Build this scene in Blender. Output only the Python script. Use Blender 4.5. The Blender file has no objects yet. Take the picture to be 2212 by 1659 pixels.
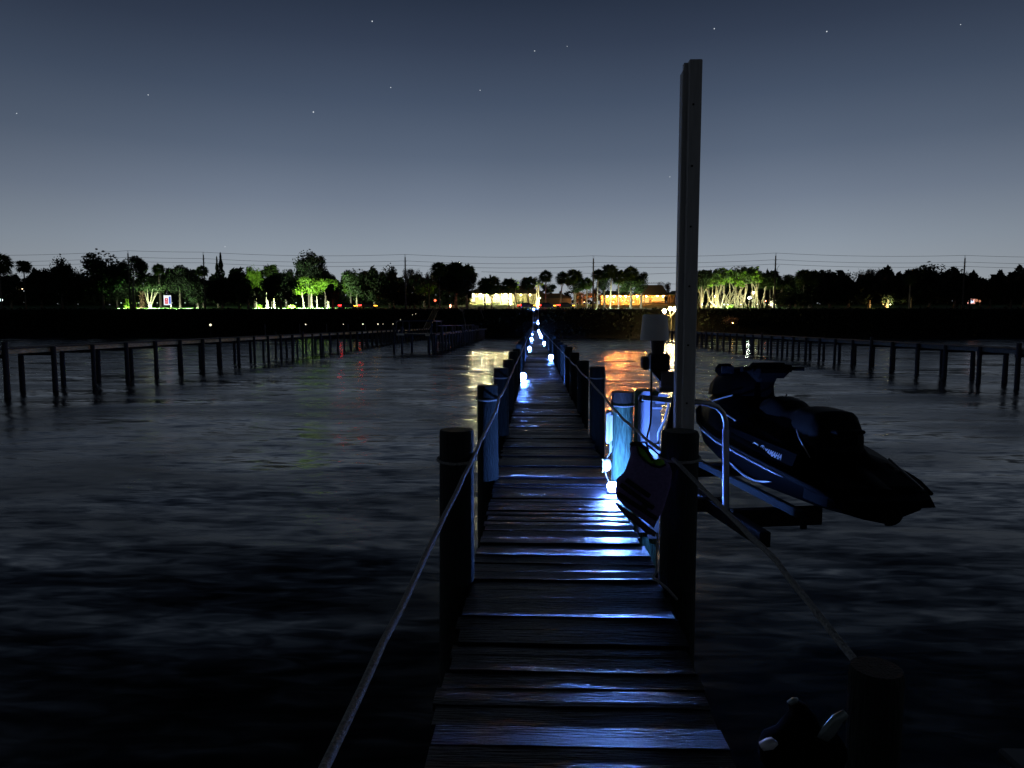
import bpy, math, random
from mathutils import Vector, Matrix, Euler
random.seed(7)
PI = math.pi
R = math.radians
sc = bpy.context.scene
COL = sc.collection

# ------------------------------------------------------------------ camera
F = 1500.0            # focal length in units of a 2212 px wide picture
CAMZ = 3.3
cam = bpy.data.cameras.new('camera')
camo = bpy.data.objects.new('camera', cam)
COL.objects.link(camo)
camo.location = (0, 0, CAMZ)
camo.rotation_euler = Euler((R(90 - 5.0), 0, R(1.87)), 'XYZ')
cam.sensor_width = 36
cam.lens = 36 * F / 2212
cam.clip_start = 0.05
cam.clip_end = 6000
sc.camera = camo
CR = camo.rotation_euler.to_matrix()


def P(x, y, Y):
    """world point at depth Y that shows at picture position x, y (2212 x 1659)"""
    d = CR @ Vector(((x - 1106) / F, (829.5 - y) / F, -1))
    return Vector((0, 0, CAMZ)) + d * (Y / d.y)


# ------------------------------------------------------------------ materials
MATS = {}


def mat(name, col, rough=0.7, metal=0.0, noise=0.25, nscale=8.0, stretch=(1, 1, 1), bump=0.0, bscale=None,
        emit=None, es=0.0, spec=0.5, coord='Object'):
    if name in MATS:
        return MATS[name]
    m = bpy.data.materials.new(name)
    m.use_nodes = True
    nt = m.node_tree
    N, L = nt.nodes, nt.links
    b = N['Principled BSDF']
    b.inputs['Roughness'].default_value = rough
    b.inputs['Metallic'].default_value = metal
    b.inputs['Specular IOR Level'].default_value = spec
    tc = N.new('ShaderNodeTexCoord')
    mp = N.new('ShaderNodeMapping')
    mp.inputs['Scale'].default_value = stretch
    L.new(tc.outputs[coord], mp.inputs['Vector'])
    nz = N.new('ShaderNodeTexNoise')
    nz.inputs['Scale'].default_value = nscale
    nz.inputs['Detail'].default_value = 5
    L.new(mp.outputs[0], nz.inputs['Vector'])
    cr = N.new('ShaderNodeValToRGB')
    c0 = [max(0, c * (1 - noise)) for c in col]
    c1 = [min(1, c * (1 + noise)) for c in col]
    cr.color_ramp.elements[0].position = 0.3
    cr.color_ramp.elements[1].position = 0.7
    cr.color_ramp.elements[0].color = (*c0, 1)
    cr.color_ramp.elements[1].color = (*c1, 1)
    L.new(nz.outputs['Fac'], cr.inputs[0])
    L.new(cr.outputs[0], b.inputs['Base Color'])
    if bump > 0:
        bn = N.new('ShaderNodeTexNoise')
        bn.inputs['Scale'].default_value = bscale or nscale * 2
        bn.inputs['Detail'].default_value = 6
        L.new(mp.outputs[0], bn.inputs['Vector'])
        bp = N.new('ShaderNodeBump')
        bp.inputs['Strength'].default_value = bump
        bp.inputs['Distance'].default_value = 0.02
        L.new(bn.outputs['Fac'], bp.inputs['Height'])
        L.new(bp.outputs[0], b.inputs['Normal'])
    if emit:
        b.inputs['Emission Color'].default_value = (*emit, 1)
        b.inputs['Emission Strength'].default_value = es
    MATS[name] = m
    return m


def glow(name, col, s):
    if name in MATS:
        return MATS[name]
    m = bpy.data.materials.new(name)
    m.use_nodes = True
    nt = m.node_tree
    nt.nodes.remove(nt.nodes['Principled BSDF'])
    e = nt.nodes.new('ShaderNodeEmission')
    e.inputs[0].default_value = (*col, 1)
    e.inputs[1].default_value = s
    nt.links.new(e.outputs[0], nt.nodes['Material Output'].inputs[0])
    MATS[name] = m
    return m


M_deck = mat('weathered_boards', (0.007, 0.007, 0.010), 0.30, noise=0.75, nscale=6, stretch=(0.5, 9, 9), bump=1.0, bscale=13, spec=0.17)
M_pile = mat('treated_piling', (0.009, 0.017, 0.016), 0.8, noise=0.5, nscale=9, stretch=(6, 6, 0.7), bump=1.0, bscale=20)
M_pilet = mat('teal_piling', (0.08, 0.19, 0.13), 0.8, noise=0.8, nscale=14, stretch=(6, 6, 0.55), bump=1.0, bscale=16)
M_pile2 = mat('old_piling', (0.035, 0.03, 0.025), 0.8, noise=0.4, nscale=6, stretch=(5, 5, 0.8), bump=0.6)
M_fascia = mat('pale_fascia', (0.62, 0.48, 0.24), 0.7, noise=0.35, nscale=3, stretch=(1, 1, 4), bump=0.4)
M_beam = mat('dark_timber', (0.03, 0.026, 0.022), 0.8, noise=0.3, nscale=6)
M_rope = mat('braided_rope', (0.5, 0.5, 0.48), 0.8, noise=0.3, nscale=90, stretch=(1, 1, 1), bump=1.0, bscale=130)
M_alu = mat('brushed_aluminium', (0.42, 0.43, 0.45), 0.45, 0.6, noise=0.12, nscale=20, stretch=(8, 8, 0.6), bump=0.15)
M_whitealu = mat('powder_white_metal', (0.5, 0.55, 0.7), 0.45, 0.1, noise=0.12, nscale=9, stretch=(4, 4, 0.7), bump=0.15)
M_pole = mat('post_metal', (0.55, 0.54, 0.53), 0.6, 0.1, noise=0.12, nscale=12, stretch=(5, 5, 0.4), bump=0.1)
M_cover = mat('white_plastic', (0.75, 0.75, 0.74), 0.5, noise=0.06, nscale=5)
M_black = mat('black_plastic', (0.012, 0.012, 0.014), 0.4, noise=0.2, nscale=12)
M_dkmetal = mat('dark_bracket', (0.022, 0.02, 0.02), 0.7, 0.0, noise=0.2, spec=0.1)
M_hull = mat('hull_gelcoat', (0.0009, 0.0009, 0.0013), 0.6, noise=0.1, nscale=3, spec=0.03)
M_seat = mat('seat_vinyl', (0.002, 0.002, 0.003), 0.7, spec=0.15, noise=0.2, nscale=40, bump=0.2)
M_strip = mat('hull_trim', (0.35, 0.36, 0.4), 0.25, 0.2, noise=0.1)
M_decal = mat('silver_decal', (0.8, 0.8, 0.85), 0.4, 0.1, noise=0.05)
M_grip = mat('rubber', (0.006, 0.006, 0.006), 0.85, noise=0.2, spec=0.1)
M_vest = mat('vest_fabric', (0.24, 0.18, 0.42), 0.85, noise=0.2, nscale=60, bump=0.4, bscale=200)
M_vestg = mat('vest_lining', (0.2, 0.5, 0.05), 0.85, noise=0.3, nscale=30, bump=0.4)
M_web = mat('vest_webbing', (0.006, 0.006, 0.008), 0.7, noise=0.2)
M_hem = mat('vest_hem', (0.09, 0.07, 0.1), 0.8, noise=0.2)
M_reflect = mat('reflective_tape', (0.25, 0.3, 0.3), 0.35, 0.3, noise=0.15, nscale=50)
M_yellow = mat('float_yellow', (0.7, 0.65, 0.2), 0.6, noise=0.1)
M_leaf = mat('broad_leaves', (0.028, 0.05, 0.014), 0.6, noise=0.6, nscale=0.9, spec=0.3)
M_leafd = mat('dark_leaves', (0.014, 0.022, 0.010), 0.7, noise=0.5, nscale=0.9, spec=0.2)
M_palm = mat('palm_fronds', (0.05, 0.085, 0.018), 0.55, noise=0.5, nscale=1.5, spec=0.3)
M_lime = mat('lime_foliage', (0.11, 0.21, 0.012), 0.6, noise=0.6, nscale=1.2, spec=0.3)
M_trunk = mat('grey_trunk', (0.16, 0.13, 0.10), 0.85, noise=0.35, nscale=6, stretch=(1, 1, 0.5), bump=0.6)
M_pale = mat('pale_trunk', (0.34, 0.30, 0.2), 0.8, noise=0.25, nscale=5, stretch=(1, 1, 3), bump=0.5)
M_twig = mat('bare_twigs', (0.05, 0.045, 0.04), 0.85, noise=0.2)
M_poleW = mat('utility_pole_wood', (0.06, 0.05, 0.04), 0.8, noise=0.3, nscale=4, stretch=(4, 4, 0.4))
M_wire = mat('wire', (0.02, 0.02, 0.02), 0.6)
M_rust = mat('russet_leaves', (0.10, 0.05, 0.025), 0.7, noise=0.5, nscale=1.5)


# ------------------------------------------------------------------ mesh builder
class MB:
    def __init__(s):
        s.v = []
        s.f = []
        s.sm = []

    def add(s, vs, fs, smooth=False):
        o = len(s.v)
        s.v.extend([tuple(v) for v in vs])
        for f in fs:
            s.f.append([i + o for i in f])
            s.sm.append(smooth)

    def box(s, c, d, rot=None, bev=0.0):
        x, y, z = d[0] / 2, d[1] / 2, d[2] / 2
        if bev > 0:
            b = min(bev, x * .9, y * .9, z * .9)
            vs = []
            for sx in (-1, 1):
                for sy in (-1, 1):
                    for sz in (-1, 1):
                        vs += [Vector((sx * x, sy * (y - b), sz * (z - b))), Vector((sx * (x - b), sy * y, sz * (z - b))),
                               Vector((sx * (x - b), sy * (y - b), sz * z))]
            import bmesh
            bm = bmesh.new()
            for v in vs:
                bm.verts.new(v)
            bmesh.ops.convex_hull(bm, input=bm.verts)
            bm.verts.index_update()
            vv = [v.co.copy() for v in bm.verts]
            ff = [[v.index for v in f.verts] for f in bm.faces]
            bm.free()
        else:
            vv = [Vector((sx * x, sy * y, sz * z)) for sx in (-1, 1) for sy in (-1, 1) for sz in (-1, 1)]
            ff = [[0, 1, 3, 2], [4, 6, 7, 5], [0, 4, 5, 1], [2, 3, 7, 6], [0, 2, 6, 4], [1, 5, 7, 3]]
        if rot is not None:
            vv = [rot @ v for v in vv]
        c = Vector(c)
        s.add([v + c for v in vv], ff)

    def tube(s, pts, rad, n=8, smooth=True, cap=True):
        pts = [Vector(p) for p in pts]
        k = len(pts)
        if not hasattr(rad, '__len__'):
            rad = [rad] * k
        vs = []
        up = None
        for i, p in enumerate(pts):
            t = (pts[min(i + 1, k - 1)] - pts[max(i - 1, 0)])
            if t.length < 1e-9:
                t = Vector((0, 0, 1))
            t.normalize()
            if up is None:
                a = Vector((0, 0, 1)) if abs(t.z) < 0.9 else Vector((1, 0, 0))
                up = (a - t * a.dot(t)).normalized()
            else:
                up = (up - t * up.dot(t))
                if up.length < 1e-6:
                    up = Vector((1, 0, 0))
                up.normalize()
            w = t.cross(up)
            for j in range(n):
                a = 2 * PI * j / n
                vs.append(p + (up * math.cos(a) + w * math.sin(a)) * rad[i])
        fs = []
        for i in range(k - 1):
            for j in range(n):
                j2 = (j + 1) % n
                fs.append([i * n + j, i * n + j2, (i + 1) * n + j2, (i + 1) * n + j])
        s.add(vs, fs, smooth)
        if cap:
            s.add(vs[:n], [list(range(n))[::-1]])
            s.add(vs[-n:], [list(range(n))])

    def sphere(s, c, r, nu=12, nv=8, sc_=(1, 1, 1)):
        c = Vector(c)
        vs = [c + Vector((0, 0, -r * sc_[2]))]
        for i in range(1, nv):
            p = -PI / 2 + PI * i / nv
            for j in range(nu):
                a = 2 * PI * j / nu
                vs.append(c + Vector((r * sc_[0] * math.cos(p) * math.cos(a), r * sc_[1] * math.cos(p) * math.sin(a), r * sc_[2] * math.sin(p))))
        vs.append(c + Vector((0, 0, r * sc_[2])))
        fs = []
        for j in range(nu):
            fs.append([0, 1 + (j + 1) % nu, 1 + j])
            b = 1 + (nv - 2) * nu
            fs.append([len(vs) - 1, b + j, b + (j + 1) % nu])
        for i in range(nv - 2):
            for j in range(nu):
                a = 1 + i * nu
                fs.append([a + j, a + (j + 1) % nu, a + nu + (j + 1) % nu, a + nu + j])
        s.add(vs, fs, True)

    def leaf(s, c, size, nrm=None):
        n = nrm or Vector((random.gauss(0, 1), random.gauss(0, 1), random.gauss(0, 1)))
        n.normalize()
        a = n.orthogonal().normalized()
        a = Matrix.Rotation(random.random() * 2 * PI, 3, n) @ a
        b = n.cross(a)
        c = Vector(c)
        s.add([c - a * size, c - b * size * .55, c + a * size, c + b * size * .55], [[0, 1, 2, 3]])

    def mesh(s, name, m=None):
        me = bpy.data.meshes.new(name)
        me.from_pydata(s.v, [], s.f)
        me.polygons.foreach_set('use_smooth', s.sm)
        if m:
            me.materials.append(m)
        me.update()
        return me

    def obj(s, name, m, parent=None):
        o = bpy.data.objects.new(name, s.mesh(name, m))
        COL.objects.link(o)
        if parent:
            o.parent = parent
            o.matrix_parent_inverse = parent_inv(parent)
        return o


def parent_inv(p):
    m = Matrix.LocRotScale(p.location, p.rotation_euler, p.scale)
    q = p.parent
    while q:
        m = Matrix.LocRotScale(q.location, q.rotation_euler, q.scale) @ q.matrix_parent_inverse @ m if False else m
        q = q.parent
    return m.inverted()


def tag(o, label=None, cat=None, group=None, kind=None):
    if label:
        o['label'] = label
    if cat:
        o['category'] = cat
    if group:
        o['group'] = group
    if kind:
        o['kind'] = kind
    return o


def thing(name, label, cat, loc=(0, 0, 0), group=None, rz=0, scale=(1, 1, 1)):
    o = bpy.data.objects.new(name, None)
    o.empty_display_size = 0.2
    COL.objects.link(o)
    o.location = loc
    o.rotation_euler = (0, 0, rz)
    o.scale = scale
    return tag(o, label, cat, group)


def part(name, me, parent, loc=(0, 0, 0), rot=(0, 0, 0), scale=(1, 1, 1), m=None):
    """child with coordinates local to the parent"""
    o = bpy.data.objects.new(name, me)
    COL.objects.link(o)
    o.parent = parent
    o.location = loc
    o.rotation_euler = rot
    o.scale = scale
    return o


ORD = ['first', 'second', 'third', 'fourth', 'fifth', 'sixth', 'seventh', 'eighth', 'ninth', 'tenth', 'eleventh', 'twelfth',
       'thirteenth', 'fourteenth', 'fifteenth', 'sixteenth']

# ------------------------------------------------------------------ sky
w = bpy.data.worlds.new('World')
sc.world = w
w.use_nodes = True
nt = w.node_tree
N, L = nt.nodes, nt.links
bg = N['Background']
tc = N.new('ShaderNodeTexCoord')
sep = N.new('ShaderNodeSeparateXYZ')
L.new(tc.outputs['Generated'], sep.inputs[0])
ramp = N.new('ShaderNodeValToRGB')
el = ramp.color_ramp.elements


def s2l(c):
    return [((v / 255) / 12.92 if v / 255 < 0.04045 else ((v / 255 + 0.055) / 1.055) ** 2.4) for v in c]


stops = [(-3, (152, 157, 160)), (3.0, (156, 164, 172)), (6, (139, 150, 163)), (9.5, (113, 125, 143)), (13, (89, 102, 122)),
         (17, (69, 82, 103)), (21, (52, 63, 83)), (25, (36, 46, 64)), (29, (17, 24, 36)), (36, (6, 8, 12)), (90, (2, 3, 4))]
# position = (sin(elev)+0.06)/1.06
while len(el) < len(stops):
    el.new(0.5)
pos = [(math.sin(R(a)) + 0.06) / 1.06 for a, c in stops]
for e, p_ in zip(el, pos):
    pass
for i, (a, c) in enumerate(stops):
    el[i].position = max(0, pos[i])
for i, (a, c) in enumerate(stops):
    el[i].color = (*s2l(c), 1)
ma = N.new('ShaderNodeMath'); ma.operation = 'ADD'; ma.inputs[1].default_value = 0.06
md = N.new('ShaderNodeMath'); md.operation = 'DIVIDE'; md.inputs[1].default_value = 1.06
L.new(sep.outputs['Z'], ma.inputs[0]); L.new(ma.outputs[0], md.inputs[0]); L.new(md.outputs[0], ramp.inputs[0])
# town glow is ahead (+Y); the open river behind is darker
mr = N.new('ShaderNodeMapRange')
mr.inputs['From Min'].default_value = -0.6; mr.inputs['From Max'].default_value = 0.92
mr.inputs['To Min'].default_value = 0.24; mr.inputs['To Max'].default_value = 1.0
L.new(sep.outputs['Y'], mr.inputs['Value'])
# soft cloud-free unevenness
nz = N.new('ShaderNodeTexNoise'); nz.inputs['Scale'].default_value = 2.2; nz.inputs['Detail'].default_value = 2
L.new(tc.outputs['Generated'], nz.inputs['Vector'])
mr2 = N.new('ShaderNodeMapRange'); mr2.inputs['To Min'].default_value = 0.88; mr2.inputs['To Max'].default_value = 1.12
L.new(nz.outputs['Fac'], mr2.inputs['Value'])
mm = N.new('ShaderNodeMath'); mm.operation = 'MULTIPLY'
mr3 = N.new('ShaderNodeMapRange'); mr3.inputs['From Min'].default_value = 0.76; mr3.inputs['From Max'].default_value = 0.98
mr3.inputs['To Min'].default_value = 0.84; mr3.inputs['To Max'].default_value = 1.0
L.new(sep.outputs['Y'], mr3.inputs['Value'])
m0 = N.new('ShaderNodeMath'); m0.operation = 'MULTIPLY'; L.new(mr.outputs[0], m0.inputs[0]); L.new(mr3.outputs[0], m0.inputs[1])
L.new(m0.outputs[0], mm.inputs[0]); L.new(mr2.outputs[0], mm.inputs[1])
mx = N.new('ShaderNodeVectorMath'); mx.operation = 'SCALE'
L.new(ramp.outputs[0], mx.inputs[0]); L.new(mm.outputs[0], mx.inputs['Scale'])
sky = N.new('ShaderNodeTexSky'); sky.sky_type = 'NISHITA'; sky.sun_disc = False
sky.sun_elevation = R(-4); sky.sun_rotation = R(0); sky.air_density = 1.2
sks = N.new('ShaderNodeVectorMath'); sks.operation = 'SCALE'; sks.inputs['Scale'].default_value = 0.01
L.new(sky.outputs[0], sks.inputs[0])
ad = N.new('ShaderNodeVectorMath'); ad.operation = 'ADD'
L.new(mx.outputs[0], ad.inputs[0]); L.new(sks.outputs[0], ad.inputs[1])
L.new(ad.outputs[0], bg.inputs['Color'])
bg.inputs['Strength'].default_value = 1.0

# faint moonlight from behind the camera
sun = bpy.data.lights.new('moonlight', 'SUN'); sun.energy = 0.004; sun.angle = R(0.5); sun.color = (0.9, 0.95, 1.0)
so = bpy.data.objects.new('moonlight', sun); COL.objects.link(so)
so.rotation_euler = (R(52), 0, R(28))

# stars
star_m = glow('starlight', (0.85, 0.92, 1.0), 0.8)
smb = MB(); smb.sphere((0, 0, 0), 1, 8, 6)
star_me = smb.mesh('star', star_m)
for i, (x, y, r, lab) in enumerate([
        (804, 46, 2.3, 'bright star high in the sky left of centre'), (677, 242, 2.6, 'brightest star left of centre, midway up the sky'),
        (844, 189, 1.8, 'faint star above and right of the brightest star'), (1037, 195, 1.6, 'faint star in the middle of the sky above the dock'),
        (1155, 110, 1.8, 'star high above the string of dock lights'), (320, 205, 1.7, 'star in the left part of the sky over the dark oak'),
        (1543, 62, 2.0, 'star just right of the top of the tall lift post'), (1786, 68, 2.2, 'star high in the right part of the sky'),
        (1447, 382, 1.6, 'faint star just left of the tall lift post'), (36, 245, 1.5, 'faint star near the left edge of the sky'),
        (2075, 53, 1.4, 'faint star in the top right corner of the sky'), (1225, 100, 1.3, 'very faint star right of the star above the dock lights'),
        (486, 533, 1.6, 'low faint star just above the pointed conifer')]):
    o = bpy.data.objects.new('star', star_me)
    COL.objects.link(o)
    d = (P(x, y, 100) - Vector((0, 0, CAMZ))).normalized()
    o.location = Vector((0, 0, CAMZ)) + d * 3000
    o.scale = (r, r, r)
    tag(o, lab, 'star', 'stars in the night sky')


# ------------------------------------------------------------------ ground
def smooth(a, b, t):
    t = max(0, min(1, (t - a) / (b - a)))
    return t * t * (3 - 2 * t)


def bumpn(x, y):
    return math.sin(x * .21 + 1.3) * math.cos(y * .37) * .5 + math.sin(x * .57 + y * .8) * .25


def ground(X, Y):
    z = -1.6 + 1.9 * smooth(148, 157, Y) + 6.45 * smooth(156.5, 172.5, Y) + 0.15 * bumpn(X, Y) * smooth(150, 158, Y) * (1 - smooth(168, 174, Y))
    if Y > 172:
        z += min(Y - 172, 90) * 0.040
    return z


ys = [-60, 60, 120, 140] + [146 + i * 1.5 for i in range(20)] + [178, 184, 192, 202, 214, 230, 262, 330, 500, 900, 2400]
xs = [-1600, -900, -600, -420, -300] + [-240 + i * 6 for i in range(81)] + [300, 420, 600, 900, 1600]
g = MB()
vs = [(x, y, ground(x, y)) for y in ys for x in xs]
nx = len(xs)
g.add(vs, [[j * nx + i, j * nx + i + 1, (j + 1) * nx + i + 1, (j + 1) * nx + i] for j in range(len(ys) - 1) for i in range(nx - 1)], True)
gm = bpy.data.materials.new('bank_and_lawn')
gm.use_nodes = True
n_, l_ = gm.node_tree.nodes, gm.node_tree.links
b = n_['Principled BSDF']; b.inputs['Roughness'].default_value = 0.9; b.inputs['Specular IOR Level'].default_value = 0.1
geo = n_.new('ShaderNodeNewGeometry'); sp = n_.new('ShaderNodeSeparateXYZ'); l_.new(geo.outputs['Position'], sp.inputs[0])
m1 = n_.new('ShaderNodeMapRange'); m1.inputs['From Min'].default_value = 171.5; m1.inputs['From Max'].default_value = 173.0
l_.new(sp.outputs['Y'], m1.inputs['Value'])
t1 = n_.new('ShaderNodeTexNoise'); t1.inputs['Scale'].default_value = 0.9; t1.inputs['Detail'].default_value = 6
l_.new(geo.outputs['Position'], t1.inputs['Vector'])
r1 = n_.new('ShaderNodeValToRGB')
r1.color_ramp.elements[0].color = (0.05, 0.12, 0.03, 1); r1.color_ramp.elements[1].color = (0.11, 0.22, 0.06, 1)
r1.color_ramp.elements[0].position = 0.35; r1.color_ramp.elements[1].position = 0.65
l_.new(t1.outputs['Fac'], r1.inputs[0])
r2 = n_.new('ShaderNodeValToRGB')
r2.color_ramp.elements[0].color = (0.003, 0.0035, 0.0025, 1); r2.color_ramp.elements[1].color = (0.010, 0.009, 0.006, 1)
l_.new(t1.outputs['Fac'], r2.inputs[0])
mixc = n_.new('ShaderNodeMix'); mixc.data_type = 'RGBA'
l_.new(m1.outputs[0], mixc.inputs['Factor']); l_.new(r2.outputs[0], mixc.inputs['A']); l_.new(r1.outputs[0], mixc.inputs['B'])
l_.new(mixc.outputs['Result'], b.inputs['Base Color'])
go = g.obj('ground', gm)
tag(go, kind='structure')

# water
wm = bpy.data.materials.new('river_water')
wm.use_nodes = True
n_, l_ = wm.node_tree.nodes, wm.node_tree.links
b = n_['Principled BSDF']
b.inputs['Base Color'].default_value = (0.001, 0.005, 0.005, 1)
b.inputs['Specular Tint'].default_value = (0.55, 0.9, 1.0, 1)
b.inputs['Specular IOR Level'].default_value = 0.16
b.inputs['IOR'].default_value = 1.333
geo = n_.new('ShaderNodeNewGeometry')


def wn(scale, st, detail, rot=0):
    mp = n_.new('ShaderNodeMapping'); mp.inputs['Scale'].default_value = st; mp.inputs['Rotation'].default_value = (0, 0, rot)
    l_.new(geo.outputs['Position'], mp.inputs['Vector'])
    t = n_.new('ShaderNodeTexNoise'); t.inputs['Scale'].default_value = scale; t.inputs['Detail'].default_value = detail
    t.inputs['Roughness'].default_value = 0.55; t.inputs['Distortion'].default_value = 0.6
    l_.new(mp.outputs[0], t.inputs['Vector'])
    return t


WA, WB = (0.12, 0.27), (0.14, 0.28)
w1 = wn(0.62, (0.40, 1.7, 1), 1.5, R(4))
w2 = wn(2.6, (0.6, 1.9, 1), 2, R(-8))
w3 = wn(0.16, (0.7, 1.6, 1), 3, R(10))
def slope(t, ax, ay):
    su = n_.new('ShaderNodeVectorMath'); su.operation = 'SUBTRACT'; su.inputs[1].default_value = (.5, .5, .5)
    mu = n_.new('ShaderNodeVectorMath'); mu.operation = 'MULTIPLY'; mu.inputs[1].default_value = (ax, ay, 0)
    l_.new(t.outputs['Color'], su.inputs[0]); l_.new(su.outputs[0], mu.inputs[0])
    return mu


sA, sB = slope(w1, WA[0], WA[1]), slope(w2, WB[0], WB[1])
v1 = n_.new('ShaderNodeVectorMath'); v1.operation = 'ADD'; l_.new(sA.outputs[0], v1.inputs[0]); l_.new(sB.outputs[0], v1.inputs[1])
v2 = n_.new('ShaderNodeVectorMath'); v2.operation = 'ADD'; v2.inputs[1].default_value = (0, 0, 1); l_.new(v1.outputs[0], v2.inputs[0])
v3 = n_.new('ShaderNodeVectorMath'); v3.operation = 'NORMALIZE'; l_.new(v2.outputs[0], v3.inputs[0])
l_.new(v3.outputs[0], b.inputs['Normal'])
rr = n_.new('ShaderNodeMapRange'); rr.inputs['From Min'].default_value = 0.38; rr.inputs['From Max'].default_value = 0.66
rr.inputs['To Min'].default_value = 0.13; rr.inputs['To Max'].default_value = 0.32
l_.new(w3.outputs['Fac'], rr.inputs['Value']); l_.new(rr.outputs[0], b.inputs['Roughness'])
wmb = MB()
wmb.add([(-1600, -1200, 0), (1600, -1200, 0), (1600, 160, 0), (-1600, 160, 0)], [[0, 1, 2, 3]])
tag(wmb.obj('water', wm), kind='structure')

# road along the top of the bank
rm = mat('asphalt', (0.05, 0.05, 0.052), 0.85, noise=0.2, nscale=3)
rb = MB()
for i in range(80):
    x0, x1 = -400 + i * 10, -390 + i * 10
    a, c_ = 175.6, 181.6
    rb.add([(x0, a, ground(x0, a) + .03), (x1, a, ground(x1, a) + .03), (x1, c_, ground(x1, c_) + .03), (x0, c_, ground(x0, c_) + .03)], [[0, 1, 2, 3]])
    if i % 2:
        y = 178.6
        rb.add([(x0, y - .08, ground(x0, y) + .036), (x0 + 4, y - .08, ground(x0, y) + .036), (x0 + 4, y + .08, ground(x0, y) + .036), (x0, y + .08, ground(x0, y) + .036)], [[0, 1, 2, 3]])
tag(rb.obj('road', rm), kind='structure')

# rough growth on the bluff
bl = MB()
for i in range(9000):
    X = random.uniform(-190, 190); Y = random.triangular(155, 173.2, 170)
    if abs(X) < 1.6:
        continue
    z = ground(X, Y)
    s = random.uniform(.15, .5)
    bl.leaf((X, Y, z + random.uniform(0, .35)), s)
tag(bl.obj('bluff_undergrowth', M_leafd), 'low dark scrub covering the river bluff below the lawn', 'undergrowth', kind='stuff')

# ------------------------------------------------------------------ main dock
DZ = CAMZ - 1.667      # board tops
dock = thing('wooden_dock', 'long narrow boardwalk dock running straight ahead to the far shore', 'dock', (0, 0, 0))
bd = MB()
y = -1.2
k = 0
while y < 155.0:
    bw = random.uniform(0.132, 0.15)
    near = max(0, 4 - y)
    xl = -0.40 - random.uniform(0, .03) - (0.02 if random.random() < .2 else 0)
    xr = 0.80 + random.uniform(0, .035) - 0.028 * max(0, 4.5 - y) * (1 if y > 0 else 1)
    if y < 40:
        # cupped board: profile across the width, gently twisted
        cup = random.uniform(-0.006, 0.012)
        tl = random.gauss(0, 0.035)
        dz = random.gauss(0, 0.004)
        tw = random.gauss(0, 0.012)
        sk = random.gauss(0, 0.006)
        nseg, ln = 4, 6
        pts = []
        for a in range(ln + 1):
            fx = a / ln
            X = xl + (xr - xl) * fx
            wob = 0.0012 * math.sin(fx * 9 + k * 1.7) + 0.0010 * math.sin(fx * 23 + k)
            for c_ in range(nseg + 1):
                t = c_ / nseg * 2 - 1
                z = DZ + dz + cup * (t * t - 0.4) + (tl + tw * (fx - .5) * 2) * t * bw / 2 + wob
                if abs(t) == 1:
                    z -= 0.004
                pts.append((X, y + bw / 2 + t * bw / 2 + sk * (fx - .5) * 2, z))
        n1 = nseg + 1
        fs = [[a * n1 + c_, (a + 1) * n1 + c_, (a + 1) * n1 + c_ + 1, a * n1 + c_ + 1] for a in range(ln) for c_ in range(nseg)]
        o = len(pts)
        low = [(p[0], p[1], p[2] - 0.036) for p in pts]
        allp = pts + low
        fs2 = [[q + o for q in f][::-1] for f in fs]
        side = []
        for a in range(ln):
            side.append([a * n1, a * n1 + o, (a + 1) * n1 + o, (a + 1) * n1])
            side.append([a * n1 + nseg, (a + 1) * n1 + nseg, (a + 1) * n1 + nseg + o, a * n1 + nseg + o])
        for c_ in range(nseg):
            side.append([c_, c_ + 1, c_ + 1 + o, c_ + o])
            side.append([ln * n1 + c_, ln * n1 + c_ + o, ln * n1 + c_ + 1 + o, ln * n1 + c_ + 1])
        bd.add(allp, fs + fs2 + side)
    else:
        rt = Matrix.Rotation(random.gauss(0, 0.02), 3, 'X')
        bd.box(((xl + xr) / 2, y + bw / 2, DZ - 0.018 + random.gauss(0, .003)), (xr - xl, bw, 0.036), rt)
    y += bw + random.uniform(0.006, 0.014)
    k += 1
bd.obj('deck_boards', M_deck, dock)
st = MB()
for X in (-0.36, 0.2, 0.72):
    st.box((X, 77, DZ - 0.16), (0.05, 156, 0.19))
y = 4.4
while y < 155:
    st.box((0.225, y + .14, DZ - 0.36), (1.5, 0.06, 0.2))
    st.box((0.225, y - .14, DZ - 0.36), (1.5, 0.06, 0.2))
    y += 2.95
st.obj('under_beams', M_beam, dock)
# steps climbing the bluff
sp_ = MB()
for i in range(22):
    t = i / 21
    Y = 155.3 + t * 17.5
    sp_.box((0.2, Y, DZ + (7.05 - DZ) * t), (1.3, 0.5, 0.05))
for X in (-0.42, 0.86):
    sp_.tube([(X, 155.2, DZ - .12), (X, 173, 6.9)], 0.09, 4)
    for i in range(5):
        t = i / 4
        sp_.tube([(X, 156 + t * 16.5, DZ + (6.9 - DZ) * t - .8), (X, 156 + t * 16.5, DZ + (6.9 - DZ) * t + 1.0)], 0.05, 5)
    sp_.tube([(X, 156, DZ + 1.0), (X, 172.5, 7.9)], 0.035, 5)
M_steps = mat('pale_steps', (0.3, 0.29, 0.26), 0.7)
sp_.obj('bank_stairs', M_steps, dock)


def piling(x, y, zt, r=0.113, zb=-1.6, seg=20):
    m = MB()
    lean = (random.gauss(0, .008), random.gauss(0, .008))
    zs = [zb, 0, 0.6, 1.2, 1.8, zt - .02, zt]
    pts, rs = [], []
    for z in zs:
        pts.append((x + lean[0] * (z - zt), y + lean[1] * (z - zt), z))
        rs.append(r * (1 + 0.03 * math.sin(z * 2.1 + x)) * (1.04 if z < 0.5 else 1))
    rs[-1] = r * .93
    m.tube(pts, rs, seg)
    return m


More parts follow.
